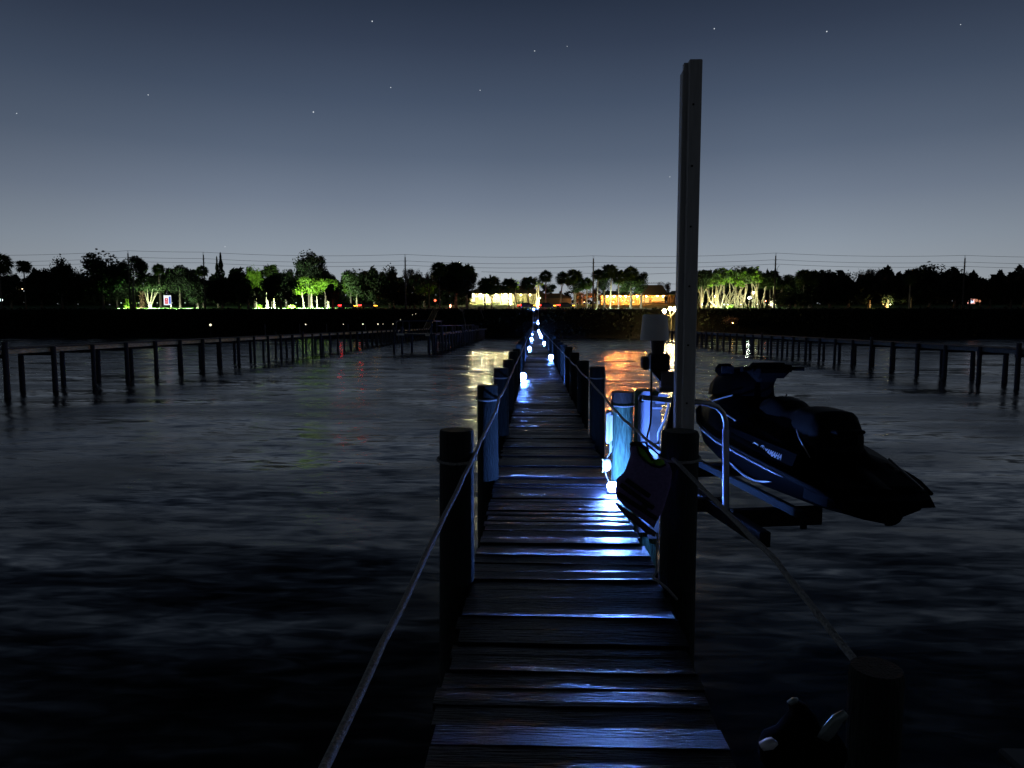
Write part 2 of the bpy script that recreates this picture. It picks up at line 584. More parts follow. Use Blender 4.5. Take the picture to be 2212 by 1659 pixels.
ml_top = {}
for side, X in ((-1, -0.50), (1, 0.925)):
    for k in range(0, 48):
        Y = 4.4 + 2.95 * k
        zt = 2.63 + random.uniform(-.04, .04)
        r = 0.113
        m_ = M_pile
        if side == -1 and k == 0:
            zt = 2.62
        if side == 1 and k == 0:
            zt = 2.62; r = 0.118
        if side == 1 and k == 1:
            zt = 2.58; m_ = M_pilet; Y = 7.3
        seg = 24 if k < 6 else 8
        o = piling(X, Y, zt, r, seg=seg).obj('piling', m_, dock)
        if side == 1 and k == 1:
            sl = MB(); sl.tube([(X, Y, 2.47), (X, Y, 2.583)], r + .006, 24); sl.obj('piling_shade_band', M_pile2, dock)  # dark sleeve paints the shadow across the top of this piling
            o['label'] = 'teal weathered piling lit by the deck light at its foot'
# near pilings beside and behind the camera
o = piling(1.0, 1.98, 2.30, 0.075).obj('piling', M_pile, dock)
o = piling(-0.62, 0.35, 2.6, 0.113).obj('piling', M_pile, dock)
# small shelf by the near right piling
sh = MB()
for i in range(4):
    sh.box((1.30, 1.40 + i * .15, 1.93), (0.72, 0.135, 0.035))
sh.box((1.0, 1.62, 1.86), (0.05, .7, .09)); sh.box((1.6, 1.62, 1.86), (0.05, .7, .09))
sh.obj('side_shelf', M_beam, dock)

# ropes
RZ = 2.50
rl = []
lp = [(-0.50, -0.5, 2.42), (-0.47, 0.35, 2.34), (-0.46, 1.5, 2.325), (-0.435, 3.0, 2.37), (-0.385, 4.32, 2.455)]
rl += lp
for k in range(1, 48):
    Y0 = 4.4 + 2.95 * (k - 1)
    for t in (0.25, .5, .75):
        sag = -0.02 * 4 * t * (1 - t) - random.uniform(0, .004)
        rl.append((-0.375 + (0.02 if k == 1 else 0) * t, Y0 + 2.95 * t, RZ + sag))
    rl.append((-0.375 + random.uniform(-.006, .006), Y0 + 2.95, RZ + random.uniform(-.012, .012)))


def rope_mesh(pts, r, rings):
    m = MB()
    # subdivide for a soft twist wobble near the camera
    out = []
    for a, b_ in zip(pts[:-1], pts[1:]):
        a, b_ = Vector(a), Vector(b_)
        n = 6 if a.y < 12 else 1
        for i in range(n):
            p = a.lerp(b_, i / n)
            if a.y < 12:
                p = p + Vector((random.gauss(0, .0014), 0, random.gauss(0, .0014)))
            out.append(p)
    out.append(Vector(pts[-1]))
    near = [p for p in out if p.y <= 30]
    far = [p for p in out if p.y > 29]
    m.tube(near, r, 10)
    if len(far) > 1:
        m.tube(far, r * .9, 5)
    for (cx, cy, cz, rr_) in rings:
        ring = [(cx + rr_ * math.cos(a * 2 * PI / 24), cy + rr_ * math.sin(a * 2 * PI / 24), cz + .01 * math.sin(a * 2 * PI / 24)) for a in range(25)]
        m.tube(ring, r * .75, 8, cap=False)
    return m


lr = rope_mesh(rl, 0.0125, [(-0.5, 4.4, 2.43, 0.122), (-0.5, 7.35, RZ, 0.122), (-0.5, 10.3, RZ, 0.122)])
tag(lr.obj('rope', M_rope), 'pale rope strung along the left row of dock pilings', 'rope', 'ropes along the dock')
rl2 = [(0.985, 1.93, 2.255), (0.985, 2.1, 2.27), (0.985, 2.8, 2.335), (0.93, 3.6, 2.39), (0.87, 4.27, 2.455), (0.812, 5.0, 2.46), (0.80, 6.2, 2.44), (0.795, 7.2, 2.445)]
for k in range(2, 48):
    Y0 = 4.4 + 2.95 * (k - 1)
    for t in (0.25, .5, .75):
        rl2.append((0.795, Y0 + 2.95 * t, RZ - 0.02 - .02 * 4 * t * (1 - t)))
    rl2.append((0.79 + random.uniform(-.006, .006), Y0 + 2.95, RZ - .01 + random.uniform(-.012, .012)))
rr_ = rope_mesh(rl2, 0.0125, [(0.925, 7.3, 2.45, 0.122), (0.925, 4.4, 2.45, 0.127), (0.925, 10.3, RZ, 0.122)])
tag(rr_.obj('rope', M_rope), 'pale rope strung along the right row of dock pilings', 'rope', 'ropes along the dock')

# dock lights -------------------------------------------------------
BL = (0.22, 0.42, 1.0)
L_near = glow('deck_light_lens_near', (0.13, 0.29, 1.0), 1700.0)
L_far = glow('deck_light_lens', (0.11, 0.26, 1.0), 950.0)


def dock_light(x, y, z, label, r, lens):
    t = thing('dock_light', label, 'light', (x, y, z), 'blue-white lights along the dock')
    a = MB()
    a.tube([(0, 0, 0), (0, 0, .025), (0, 0, .03)], [r * 1.15, r * 1.1, r * .9], 16)
    part('housing', a.mesh('housing', M_black), t)
    a = MB(); a.tube([(0, 0, 0.03 + r * 1.78), (0, 0, 0.03 + r * 1.92)], [r * .45, r * .3], 12)
    part('cap', a.mesh('cap', M_black), t)
    c = MB(); c.sphere((0, 0, 0.03 + r * .9), r, 14, 10, (1, 1, .95))
    part('lens', c.mesh('lens', lens), t)
    return t


dock_light(0.765, 6.72, DZ, 'nearest blue-white deck light, glaring at the foot of the teal piling', .05, L_near)
spots = [(-1, 20.4), (1, 32.2), (-1, 43.5), (1, 55.0), (-1, 66.5), (1, 79.5), (1, 95.0), (1, 108), (-1, 101), (1, 140)]
names = ['light on the left deck edge nearest the camera, below the left rope',
         'light on the right deck edge beyond the teal piling, second nearest on that side',
         'second light out along the left deck edge', 'third light out along the right deck edge',
         'small third light out along the left deck edge', 'fourth light out along the right deck edge, first of a tight row',
         'fifth light out on the right edge, middle of the tight row', 'sixth light out on the right edge, last of the tight row',
         'tiny faint light out along the left deck edge, farthest on that side', 'lone light above the tight row near the shore end of the dock']
for (s, Y), nm in zip(spots, names):
    dock_light(-0.345 if s < 0 else 0.765, Y, DZ - 0.005, 'blue-white ' + nm, (.05 if Y == 101 else (.10 if Y < 60 else .13)), L_far)
for (x, Y, nm) in ((0.80, 160.0, 'blue-white light at the bottom of the bank stairs'), (0.8, 161.6, 'small blue-white light just above the bottom of the bank stairs'),
                   (-0.3, 171.0, 'pale blue light at the very top of the bank stairs')):
    t = (Y - 155.3) / 17.5
    dock_light(x, Y, DZ + (7.05 - DZ) * t + .03, nm, .15 if Y != 161.6 else .09, L_far)

# ------------------------------------------------------------------ things on the teal piling
jb = thing('junction_box', 'flat grey electrical box fixed on the left of the teal piling', 'electrical box', (0.775, 7.22, 2.05))
a = MB(); a.box((0, 0, 0.17), (0.06, 0.12, 0.34), bev=.012); part('box_body', a.mesh('box_body', M_whitealu), jb)
a = MB(); a.box((-0.022, -0.066, 0.17), (0.024, 0.012, 0.30), bev=.004); a.box((0.02, -.064, .17), (0.03, .01, .27), bev=.003); part('cover', a.mesh('cover', M_cover), jb)
a = MB(); a.tube([(0.018, -.03, 0.005), (0.02, -.03, -.09)], .014, 10); part('conduit', a.mesh('conduit', M_whitealu), jb)

fl = thing('mooring_float', 'small white and yellow rounded float hanging at the foot of the teal piling', 'float', (0.745, 7.1, 1.77))
a = MB(); a.sphere((0, 0, 0.075), .07, 16, 12, (.72, .72, 1)); part('shell', a.mesh('shell', M_cover), fl)
a = MB(); a.tube([(-.045 + .02 * math.sin(t * 3.1), -.02, .14 - .14 * t) for t in [0, .2, .4, .6, .8, 1]], .009, 8)
part('yellow_band', a.mesh('yellow_band', M_yellow), fl)
a = MB(); a.tube([(0, 0, .14), (.03, -.02, .2), (.06, -.01, .27)], .004, 6); a.tube([(-.02, -.02, .02), (0.0, -.1, -.05), (.04, -.25, -.12)], .005, 6)
part('cord', a.mesh('cord', M_rope), fl)

# ------------------------------------------------------------------ watercraft lift
lift = thing('watercraft_lift', 'tall metal post lift with white motor cover, cradle and bent pipe', 'boat lift', (0, 0, 0))


def world_part(name, mb, m, parent):
    o = mb.obj(name, m, parent)
    return o


PX0, PX1, PY = 0.972, 1.098, 4.8
a = MB()
zt = P(1500, 127, PY).z
# rectangular tube with a flange standing off its left face (a slot between them)
a.box((1.0625, PY + .065, (zt + .6) / 2), (.087, 0.13, zt - .6), bev=.006)
a.box((1.006, PY + .065, (zt + .6) / 2), (0.026, 0.05, zt - .62))
a.box((0.990, PY + .08, (zt - .06 + .6) / 2), (0.014, 0.09, zt - .66), bev=.003)
world_part('guide_post', a, M_pole, lift)
a = MB()
for i in range(6):
    z = 2.75 + i * .4
    a.box((1.05, PY - .002, z), (0.012, 0.006, 0.012))
world_part('rivets', a, M_dkmetal, lift)
MY = 5.3


def L3(x, y, Y=MY):
    return P(x, y, Y)


a = MB()
c0, c1 = L3(1414, 735), L3(1413, 679)
rb_, rt_ = 0.108, 0.094
a.tube([(c0.x, MY, c0.z), (c0.x, MY, c1.z - .02), (c0.x, MY, c1.z - .004), (c0.x, MY, c1.z), (c0.x, MY, c1.z + .001)], [rb_, rt_, rt_ * .96, rt_ * .85, .001], 28)
world_part('motor_cover', a, M_cover, lift)
a = MB()
p = L3(1421, 750)
a.tube([(p.x, MY, c0.z + .01), (p.x, MY, c0.z - .05), (p.x, MY, L3(1421, 768).z)], [.055, .05, .042], 16)
world_part('motor', a, M_black, lift)
a = MB()
p0, p1 = L3(1402, 763), L3(1443, 799)
a.box(((p0.x + p1.x) / 2, MY, (p0.z + p1.z) / 2), (p1.x - p0.x, .16, p0.z - p1.z), bev=.015)
p0, p1 = L3(1385, 768), L3(1399, 799)
a.box(((p0.x + p1.x) / 2, MY - .02, (p0.z + p1.z) / 2), (p1.x - p0.x, .12, p0.z - p1.z), bev=.018)
cc = L3(1423, 781)
ring = [(cc.x + .04 * math.cos(i * PI / 12), MY - .084, cc.z + .04 * math.sin(i * PI / 12)) for i in range(25)]
a.tube(ring, .004, 6, cap=False)
p0, p1 = L3(1404, 799), L3(1440, 826)
a.add([(p0.x, MY - .06, p0.z), (p1.x, MY - .06, p0.z), (p1.x, MY - .06, p1.z), (p1.x - .05, MY - .06, p1.z),
       (p0.x, MY + .06, p0.z), (p1.x, MY + .06, p0.z), (p1.x, MY + .06, p1.z), (p1.x - .05, MY + .06, p1.z)],
      [[0, 3, 2, 1], [4, 5, 6, 7], [0, 1, 5, 4], [1, 2, 6, 5], [2, 3, 7, 6], [3, 0, 4, 7]])
world_part('gearbox', a, M_dkmetal, lift)
a = MB()
p = L3(1400.5, 783)
a.box((p.x, MY - .085, p.z), (.008, .012, .12)); world_part('gearbox_trim', a, M_whitealu, lift)
a = MB()
p0, p1 = L3(1424, 801), L3(1462, 838)
a.box(((p0.x + p1.x) / 2, MY - .05, (p0.z + p1.z) / 2), (p1.x - p0.x, .1, p0.z - p1.z), bev=.006)
p0, p1 = L3(1427, 805), L3(1456, 829)
a.box(((p0.x + p1.x) / 2, MY - .103, (p0.z + p1.z) / 2), (p1.x - p0.x, .012, p0.z - p1.z), bev=.003)
p0 = L3(1420, 838); p1 = L3(1472, 845)
a.box(((p0.x + p1.x) / 2, MY, (p0.z + p1.z) / 2), (p1.x - p0.x, .16, p0.z - p1.z), bev=.003)
world_part('control_box', a, mat('grey_box', (0.11, 0.10, 0.10), .5), lift)
# triangular gusset between post and bracket
a = MB()
q = [L3(1455, 842, 5.1), L3(1478, 842, 5.1), L3(1478, 952, 5.1), L3(1437, 952, 5.1), L3(1437, 925, 5.1)]
f_ = [(v.x, 5.06, v.z) for v in q]; b_ = [(v.x, 5.10, v.z) for v in q]
a.add(f_ + b_, [[4, 3, 2, 1, 0], [5, 6, 7, 8, 9]] + [[i, (i + 1) % 5, (i + 1) % 5 + 5, i + 5] for i in range(5)])
world_part('gusset_plate', a, M_dkmetal, lift)
# big white mounting channel on a timber post
QY = 7.6
a = MB()
pts = [P(1379, 856, QY), P(1391, 845, QY), P(1404, 846, QY), P(1403, 1150, QY), P(1375, 1150, QY)]
f_ = [(v.x, QY, v.z) for v in pts]; b_ = [(v.x, QY + .02, v.z) for v in pts]
a.add(f_ + b_, [[4, 3, 2, 1, 0], [5, 6, 7, 8, 9]] + [[i, (i + 1) % 5, (i + 1) % 5 + 5, i + 5] for i in range(5)])
world_part('mounting_channel', a, M_whitealu, lift)
a = MB()
# upper diagonal box bracket
u = [P(1408, 848, QY), P(1420, 848, QY), P(1408, 878, QY)]
g1, g2 = P(1410, 882, QY), P(1424, 848, QY)
rt = Matrix.Rotation(-math.atan2(g2.x - g1.x, g2.z - g1.z) * -1, 3, 'Y')
a.box(((g1.x + g2.x) / 2, QY - .05, (g1.z + g2.z) / 2), (.014, .02, (g2 - g1).length), rt)
world_part('bracket_rib', a, M_whitealu, lift)
a = MB()
h1, h2 = P(1412, 874, QY - .1), P(1440, 850, QY - .1)
a.add([(P(1413, 872, QY).x, QY - .06, P(1413, 872, QY).z), (P(1432, 874, QY).x, QY - .06, P(1432, 874, QY).z), (P(1443, 851, QY).x, QY - .04, P(1443, 851, QY).z), (P(1425, 850, QY).x, QY - .04, P(1425, 850, QY).z),
       (P(1413, 872, QY).x, QY - .03, P(1413, 872, QY).z), (P(1432, 874, QY).x, QY - .03, P(1432, 874, QY).z), (P(1443, 851, QY).x, QY - .01, P(1443, 851, QY).z), (P(1425, 850, QY).x, QY - .01, P(1425, 850, QY).z)],
      [[0, 1, 2, 3], [7, 6, 5, 4], [0, 4, 5, 1], [1, 5, 6, 2], [2, 6, 7, 3], [3, 7, 4, 0]])
world_part('bracket_arm', a, M_whitealu, lift)
a = MB()
e1, e2 = P(1408, 878, QY - .07), P(1430, 884, QY - .07)
a.box(((e1.x + e2.x) / 2, QY - .07, (e1.z + e2.z) / 2), (e2.x - e1.x, .05, .025), bev=.004)
p = P(1412, 978, 7.1)
world_part('bracket_foot', a, M_whitealu, lift)
a = MB()
a.add([(p.x - .06, 7.1, p.z + .04), (p.x + .07, 7.1, p.z + .02), (p.x + .03, 7.1, p.z - .08), (p.x - .06, 7.2, p.z + .04), (p.x + .07, 7.2, p.z + .02), (p.x + .03, 7.2, p.z - .08)],
      [[0, 2, 1], [3, 4, 5], [0, 1, 4, 3], [1, 2, 5, 4], [2, 0, 3, 5]])
world_part('corner_plate', a, M_whitealu, lift)
a = MB()
hc = P(1386, 864, QY)
a.tube([(hc.x, QY - .004, hc.z), (hc.x, QY - .008, hc.z)], .028, 14); a.tube([(hc.x, QY - .004, hc.z + .03), (hc.x, QY - .008, hc.z + .03)], .016, 12)
a.tube([(hc.x, QY - .009, hc.z + .03), (hc.x, QY - .009, hc.z)], .016, 12)
world_part('bolt_hole', a, M_black, lift)
a = MB()
x0, x1 = P(1404, 900, QY).x, P(1429, 900, QY).x
a.box(((x0 + x1) / 2, QY + .06, (P(0, 850, QY).z + .9) / 2), (x1 - x0, .09, P(0, 850, QY).z - .9), bev=.005)
world_part('channel_web', a, mat('channel_side', (0.18, 0.18, 0.19), .5, .3), lift)
a = MB()
xc = (P(1371, 850, 7.8).x + P(1428, 850, 7.8).x) / 2
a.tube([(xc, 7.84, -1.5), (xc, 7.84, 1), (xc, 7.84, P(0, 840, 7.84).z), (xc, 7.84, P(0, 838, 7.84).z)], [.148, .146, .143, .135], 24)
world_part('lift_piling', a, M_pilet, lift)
# cables
a = MB()
def Ps(lst, Y):
    return [P(x, y, Y) for x, y in lst]
a.tube(Ps([(1407, 800), (1407, 850), (1407, 884), (1405, 915), (1398, 943), (1397, 960), (1401, 976), (1408, 986)], 5.22), .0075, 8)
a.tube(Ps([(1430, 838), (1424, 840)], 5.25), .01, 6)
world_part('cable', a, M_black, lift)
a = MB()
a.tube(Ps([(1447, 862), (1437, 905), (1422, 936), (1422, 957)], 6.9), .013, 8)
p = P(1417.5, 963, 6.9); a.box(p, (.058, .055, .047), bev=.004)
world_part('conduit', a, M_whitealu, lift)
# cradle frame
FZ = 1.66
a = MB()
c_l = P(1568, 1112, 5.9)
HD = R(9)


def craft(u, v, z, S=(2.68, 5.34)):
    return Vector((S[0] - math.sin(HD) * u + math.cos(HD) * v, S[1] + math.cos(HD) * u + math.sin(HD) * v, z))


rz = Matrix.Rotation(HD, 3, 'Z')
# cross beams (span from the post side to the far bunk)
cl = Vector((1.66, 5.80, FZ))
for u0 in (0.0, 1.9):
    p = cl + Vector((-math.sin(HD) * u0, math.cos(HD) * u0, 0)) + Vector((math.cos(HD) * (.40 if u0 == 0 else .85), math.sin(HD) * (.40 if u0 == 0 else .85), 0))
    a.box(p, (.8 if u0 == 0 else 1.7, .09, .15), rz, bev=.006)
p = cl + Vector((-math.sin(HD) * .9, math.cos(HD) * .9, 0.0))
a.box(p, (.09, 3.0, .12), rz, bev=.006)
a.box((1.32, 6.25, 1.66), (.8, .08, .12))
world_part('cradle_frame', a, M_dkmetal, lift)
for v in (-.42, .30):
    a = MB()
    p = craft(1.62, v - .12, 1.79)
    a.box(p, (.07, 2.9, .07), rz, bev=.012)
    p = craft(0.17, v - .12, 1.76)
    a.box(p, (.045, .03, .15), rz, bev=.004)
    world_part('bunk', a, mat('bunk_carpet', (0.003, .008, .010), .95, noise=.3, nscale=40), lift)
a = MB()
g0 = P(1507, 869, 5.75); g1 = P(1549, 880, 5.85); g2 = P(1562, 893, 5.87); g3 = P(1568, 912, 5.88); g4 = P(1568, 940, 5.88); g5 = P(1568, 1100, 5.88)
pts = [g0 + Vector((-.45, .05, .03)), g0, g0.lerp(g1, .5) + Vector((0, 0, .012)), g1 + Vector((0, 0, .004)), g2, g3, g4]
a.tube(pts, .023, 14)
world_part('guide_pipe', a, M_alu, lift)
a = MB(); a.tube([g3 + Vector((0, 0, -.06)), g3 + Vector((0, 0, -.07)), g5], [.024, .029, .029], 14)
world_part('guide_sleeve', a, M_whitealu, lift)

# ------------------------------------------------------------------ personal watercraft
jet = thing('jet_ski', 'black personal watercraft raised on the lift cradle right of the dock', 'jet ski',
            (2.68, 5.34, 1.84), None, HD)
# local: x = to the right (v), y = forward (u), z up


def loft(secs, closed=False, smooth=True, mb=None):
    m = mb or MB()
    n = len(secs[0])
    vs = [p for s_ in secs for p in s_]
    fs = []
    for i in range(len(secs) - 1):
        for j in range(n - 1 if not closed else n):
            j2 = (j + 1) % n
            fs.append([i * n + j, i * n + j2, (i + 1) * n + j2, (i + 1) * n + j])
    m.add(vs, fs, smooth)
    m.add(secs[0], [list(range(n))[::-1]])
    m.add(secs[-1], [list(range(n))])
    return m


def prof(u, pts):
    """mirror a half profile (v,z) from centre bottom to centre top into a closed ring"""
    r = [(v, u, z) for v, z in pts]
    l = [(-v, u, z) for v, z in pts[::-1] if v > 1e-4]
    return r + l


def interp(tab, u):
    for (a, A), (b, B) in zip(tab[:-1], tab[1:]):
        if u <= b:
            t = (u - a) / (b - a)
            t = max(0, min(1, t))
            return [x + (y - x) * t for x, y in zip(A, B)]
    return list(tab[-1][1])


# u: half width at rub rail, keel z, chine z, rail z
hull = [(0.0, [.40, -.08, .01, .14]), (0.25, [.48, -.10, .0, .185]), (1.0, [.585, -.14, .0, .27]), (1.8, [.575, -.12, .03, .31]), (2.5, [.47, -.04, .11, .36]),
        (2.95, [.30, .08, .22, .44]), (3.22, [.12, .28, .38, .49]), (3.30, [.03, .42, .46, .50])]
us = [i * .11 for i in range(31)]
secs = []
for u in us:
    W, k_, c_, r_ = interp(hull, u)
    secs.append(prof(u, [(0.0001, k_), (W * .35, k_ + (c_ - k_) * .35), (W * .80, c_), (W * .86, c_ + .03), (W * .97, r_ - .05), (W, r_), (W * .5, r_), (0.0001, r_)]))
loft([[Vector(p) for p in s_] for s_ in secs]).mesh
hm = loft(secs)
part('hull', hm.mesh('hull', M_hull), jet)
# rub rail bumper
rail = MB()
for s in (-1, 1):
    pts = []
    for u in us[:-1]:
        W, k_, c_, r_ = interp(hull, u)
        pts.append((s * (W + .008), u, r_))
    rail.tube(pts, .016, 8)
part('rub_rail', rail.mesh('rub_rail', M_grip), jet)
# upper deck: half width, top z at edge, centre height
deck = [(0.0, [.38, .16, .17, .18]), (0.45, [.50, .24, .27, .28]), (0.62, [.53, .28, .35, .50]), (1.0, [.55, .34, .40, .62]), (1.5, [.54, .38, .46, .60]), (1.9, [.52, .44, .54, .64]),
        (2.3, [.46, .50, .68, .86]), (2.7, [.36, .52, .66, .78]), (3.0, [.24, .52, .58, .66]), (3.2, [.12, .50, .53, .58]), (3.28, [.03, .50, .51, .52])]
secs = []
for i in range(60):
    u = 3.28 * i / 59
    W, e, m1_, top = interp(deck, u)
    Wh, _, _, r_ = interp(hull, u)
    W = min(W, Wh * .97)
    secs.append(prof(u, [(0.0001, r_ - .01), (W, r_ - .01), (W * .95, e), (W * .55, m1_), (W * .38, top - .03), (W * .22, top), (0.0001, top + .01)]))
part('upper_deck', loft(secs).mesh('upper_deck', M_hull), jet)
# seat
seat = [(0.52, [.13, .30, .36]), (0.56, [.19, .36, .61]), (0.66, [.21, .40, .705]), (0.95, [.20, .42, .715]), (1.08, [.18, .44, .665]), (1.22, [.17, .46, .66]), (1.38, [.165, .5, .72]), (1.55, [.16, .5, .745]),
        (1.72, [.14, .5, .70]), (1.88, [.10, .5, .63]), (2.1, [.07, .52, .60])]
secs = []
for i in range(60):
    u = .52 + 1.58 * i / 59
    W, lo, top = interp(seat, u)
    secs.append(prof(u, [(0.0001, lo - .05), (W * 1.15, lo - .03), (W * 1.12, (lo + top) / 2), (W * .98, top - .05), (W * .8, top - .012), (W * .4, top), (0.0001, top + .004)]))
part('seat', loft(secs).mesh('seat', M_seat), jet)
# passenger grab handle behind the seat
a = MB(); a.box((0, .47, .56), (.26, .10, .03), bev=.01); a.box((0, .5, .5), (.2, .1, .1), bev=.02); part('grab_handle', a.mesh('grab_handle', M_grip), jet)
# rear platform mat + step + deck hook
a = MB(); a.box((0, .22, .205), (.7, .36, .03), Matrix.Rotation(R(9), 3, 'X'), bev=.01); part('boarding_mat', a.mesh('boarding_mat', M_grip), jet)
a = MB()
loft([[(v * .34, -.14, z) for v, z in ((-1, .07), (1, .07), (.9, .13), (-.9, .13))], [(v * .42, .06, z) for v, z in ((-1, .04), (1, .04), (.97, .17), (-.97, .17))],
      [(v * .48, .3, z) for v, z in ((-1, .06), (1, .06), (.97, .215), (-.97, .215))]], closed=True, smooth=False, mb=a)
part('rear_platform', a.mesh('rear_platform', M_hull), jet)
a = MB()
a.tube([(0, .02, .02), (0, -.1, .02), (0, -.14, .01)], [.10, .085, .075], 14)
part('jet_nozzle', a.mesh('jet_nozzle', M_grip), jet)
# ride plate fins under the stern
a = MB(); a.box((0, .35, .02), (.34, .6, .02)); a.box((.3, .3, .05), (.02, .3, .06)); a.box((-.3, .3, .05), (.02, .3, .06)); part('ride_plate', a.mesh('ride_plate', M_grip), jet)
# hood / front cowl and instrument pod
a = MB()
hood = [(1.98, [.07, .72, .93]), (2.05, [.15, .72, .98]), (2.2, [.21, .72, 1.0]), (2.4, [.24, .70, .98]), (2.6, [.24, .68, .93]), (2.8, [.20, .66, .86]), (3.0, [.11, .66, .76])]
secs = []
for i in range(24):
    u = 1.98 + 1.02 * i / 23
    W, lo, top = interp(hood, u)
    secs.append(prof(u, [(0.0001, lo - .05), (W * 1.2, lo - .02), (W * 1.1, (lo + top) / 2), (W * .85, top - .03), (W * .5, top), (0.0001, top + .006)]))
loft(secs, mb=a)
part('hood', a.mesh('hood', M_hull), jet)
# steering column + handlebar
a = MB()
loft([[(x * .05, 1.90, z) for x, z in ((-1, .70), (1, .70), (1, .8), (-1, .8))], [(x * .08, 1.86, z) for x, z in ((-1, .86), (1, .86), (1, .98), (-1, .98))],
      [(x * .075, 1.78, z) for x, z in ((-1, .94), (1, .94), (.8, 1.05), (-.8, 1.05))]], closed=True, smooth=False, mb=a)
a.box((0, 1.95, .92), (.2, .24, .13), bev=.04)
a.box((0, 1.86, .98), (.40, .24, .16), bev=.06)
for s in (-1, 1):
    a.tube([(s * .06, 1.84, .99), (s * .15, 1.82, 1.0), (s * .22, 1.80, 1.0)], [.055, .045, .036], 10)
bar = part('handlebar', a.mesh('handlebar', M_grip), jet)
for s in (-1, 1):
    a = MB(); a.tube([(s * .20, 1.80, 1.0), (s * .22, 1.795, 1.0), (s * .325, 1.76, .997), (s * .335, 1.755, .997)], [.032, .02, .02, .024], 12)
    part('grip', a.mesh('grip', M_grip), bar)
# mirrors
for s in (-1, 1):
    a = MB()
    rt = Matrix.Rotation(R(-8) * s, 3, 'Z')
    a.box((s * .27, 2.30, .96), (.20, .14, .13), rt, bev=.045)
    mo = part('mirror', a.mesh('mirror', M_hull), jet)
    a = MB(); a.box((s * .27, 2.222, .965), (.15, .008, .075), rt, bev=.003)
    part('mirror_glass', a.mesh('mirror_glass', mat('mirror_glass', (.3, .33, .38), .12, .9, noise=.02)), mo)
# pale trim stripes on the cowl sides and hull
a = MB()
for s in (-1, 1):
    def strip(pts, w_, mb=a):
        for (p0, p1) in zip(pts[:-1], pts[1:]):
            p0, p1 = Vector(p0), Vector(p1)
            mb.tube([p0, p1], w_, 6)
    strip([(s * .33, 2.75, .64), (s * .40, 2.3, .62), (s * .46, 1.9, .55), (s * .44, 1.62, .50)], .009, a)
    strip([(s * .40, 2.3, .62), (s * .36, 2.15, .67), (s * .30, 2.02, .71)], .008, a)
    part('cowl_trim', a.mesh('cowl_trim', M_strip), jet); a = MB()
for s in (-1, 1):
    pts = []
    for i in range(18):
        u = .55 + 1.9 * i / 17
        W, k_, c_, r_ = interp(hull, u)
        pts.append((s * (W * .982 + .006), u, r_ - .045))
    a.tube(pts, [.003] + [.011] * 16 + [.003], 6)
    part('hull_stripe', a.mesh('hull_stripe', M_strip), jet); a = MB()
    pts = []
    for i in range(10):
        u = .75 + .8 * i / 9
        W, k_, c_, r_ = interp(hull, u)
        pts.append((s * (W * .90 + .012), u, c_ + .035 + .10 * (1 - math.sin(PI * i / 9)) * .5))
    a.tube(pts, [.002] + [.012] * 8 + [.002], 6)
    part('hull_stripe', a.mesh('hull_stripe', M_strip), jet); a = MB()
# reed of pale edging at the stern deck corner
a = MB()
a.tube([(.36, .03, .165), (.44, .40, .245), (.46, .58, .30)], .010, 6); part('stern_edging', a.mesh('stern_edging', M_strip), jet); a = MB(); a.tube([(-.30, .52, .34), (-.36, .60, .50), (-.35, .66, .56)], .006, 6)
part('stern_edging', a.mesh('stern_edging', M_strip), jet)


def text_mesh(s, size, ext):
    cu = bpy.data.curves.new('t', 'FONT')
    cu.body = s; cu.size = size; cu.extrude = ext; cu.align_x = 'LEFT'; cu.offset = size * .02
    to = bpy.data.objects.new('t', cu)
    COL.objects.link(to)
    bpy.context.view_layer.update()
    me = bpy.data.meshes.new_from_object(to.evaluated_get(bpy.context.evaluated_depsgraph_get()))
    bpy.data.objects.remove(to)
    return me


# side lettering: on the left flank between rail and deck edge, reading bow -> stern from outside
tm = text_mesh('YAMAHA', .070, .002)
tm.materials.append(M_decal)
u0 = 1.42
W0 = interp(deck, 1.2)[0]
# local frame: text x runs towards the stern (-y), text y up (z) leaning inward
tx = Vector((-.03, -1, -.075)).normalized()
nrm = Vector((-1, .03, .22)).normalized()
ty = nrm.cross(tx).normalized()
M4 = Matrix((tx, ty, nrm)).transposed().to_4x4()


def on_flank(u, z):
    Wh, _, _, r_ = interp(hull, u)
    W, e, _, _ = interp(deck, u)
    W = min(W, Wh * .97)
    return Vector((-(W + .022), u, z))


# backing panel for the lettering, flush on the flank
a = MB()
q0, q1 = on_flank(1.70, .32), on_flank(.45, .285)
a.add([q0 + Vector((.02, 0, 0)), q1 + Vector((.02, 0, 0)), q1 + Vector((.06, 0, .10)), q0 + Vector((.06, 0, .12)),
       q0 + Vector((.12, 0, 0)), q1 + Vector((.12, 0, 0)), q1 + Vector((.14, 0, .10)), q0 + Vector((.14, 0, .12))],
      [[0, 1, 2, 3], [7, 6, 5, 4], [0, 4, 5, 1], [1, 5, 6, 2], [2, 6, 7, 3], [3, 7, 4, 0]])
fp = part('side_panel', a.mesh('side_panel', M_hull), jet)
nrm = ((q1 - q0).cross(Vector((.06, 0, .12)))).normalized()
if nrm.x > 0:
    nrm = -nrm
tx = (q1 - q0).normalized(); ty = nrm.cross(tx).normalized()
if ty.z < 0:
    ty = -ty
M4 = Matrix((tx, ty, tx.cross(ty))).transposed().to_4x4()
base = q0 + Vector((.02, 0, 0)) + tx * .78 + ty * .012 + nrm * .004
lt = part('lettering', tm, jet)
lt.matrix_local = Matrix.Translation(base) @ M4
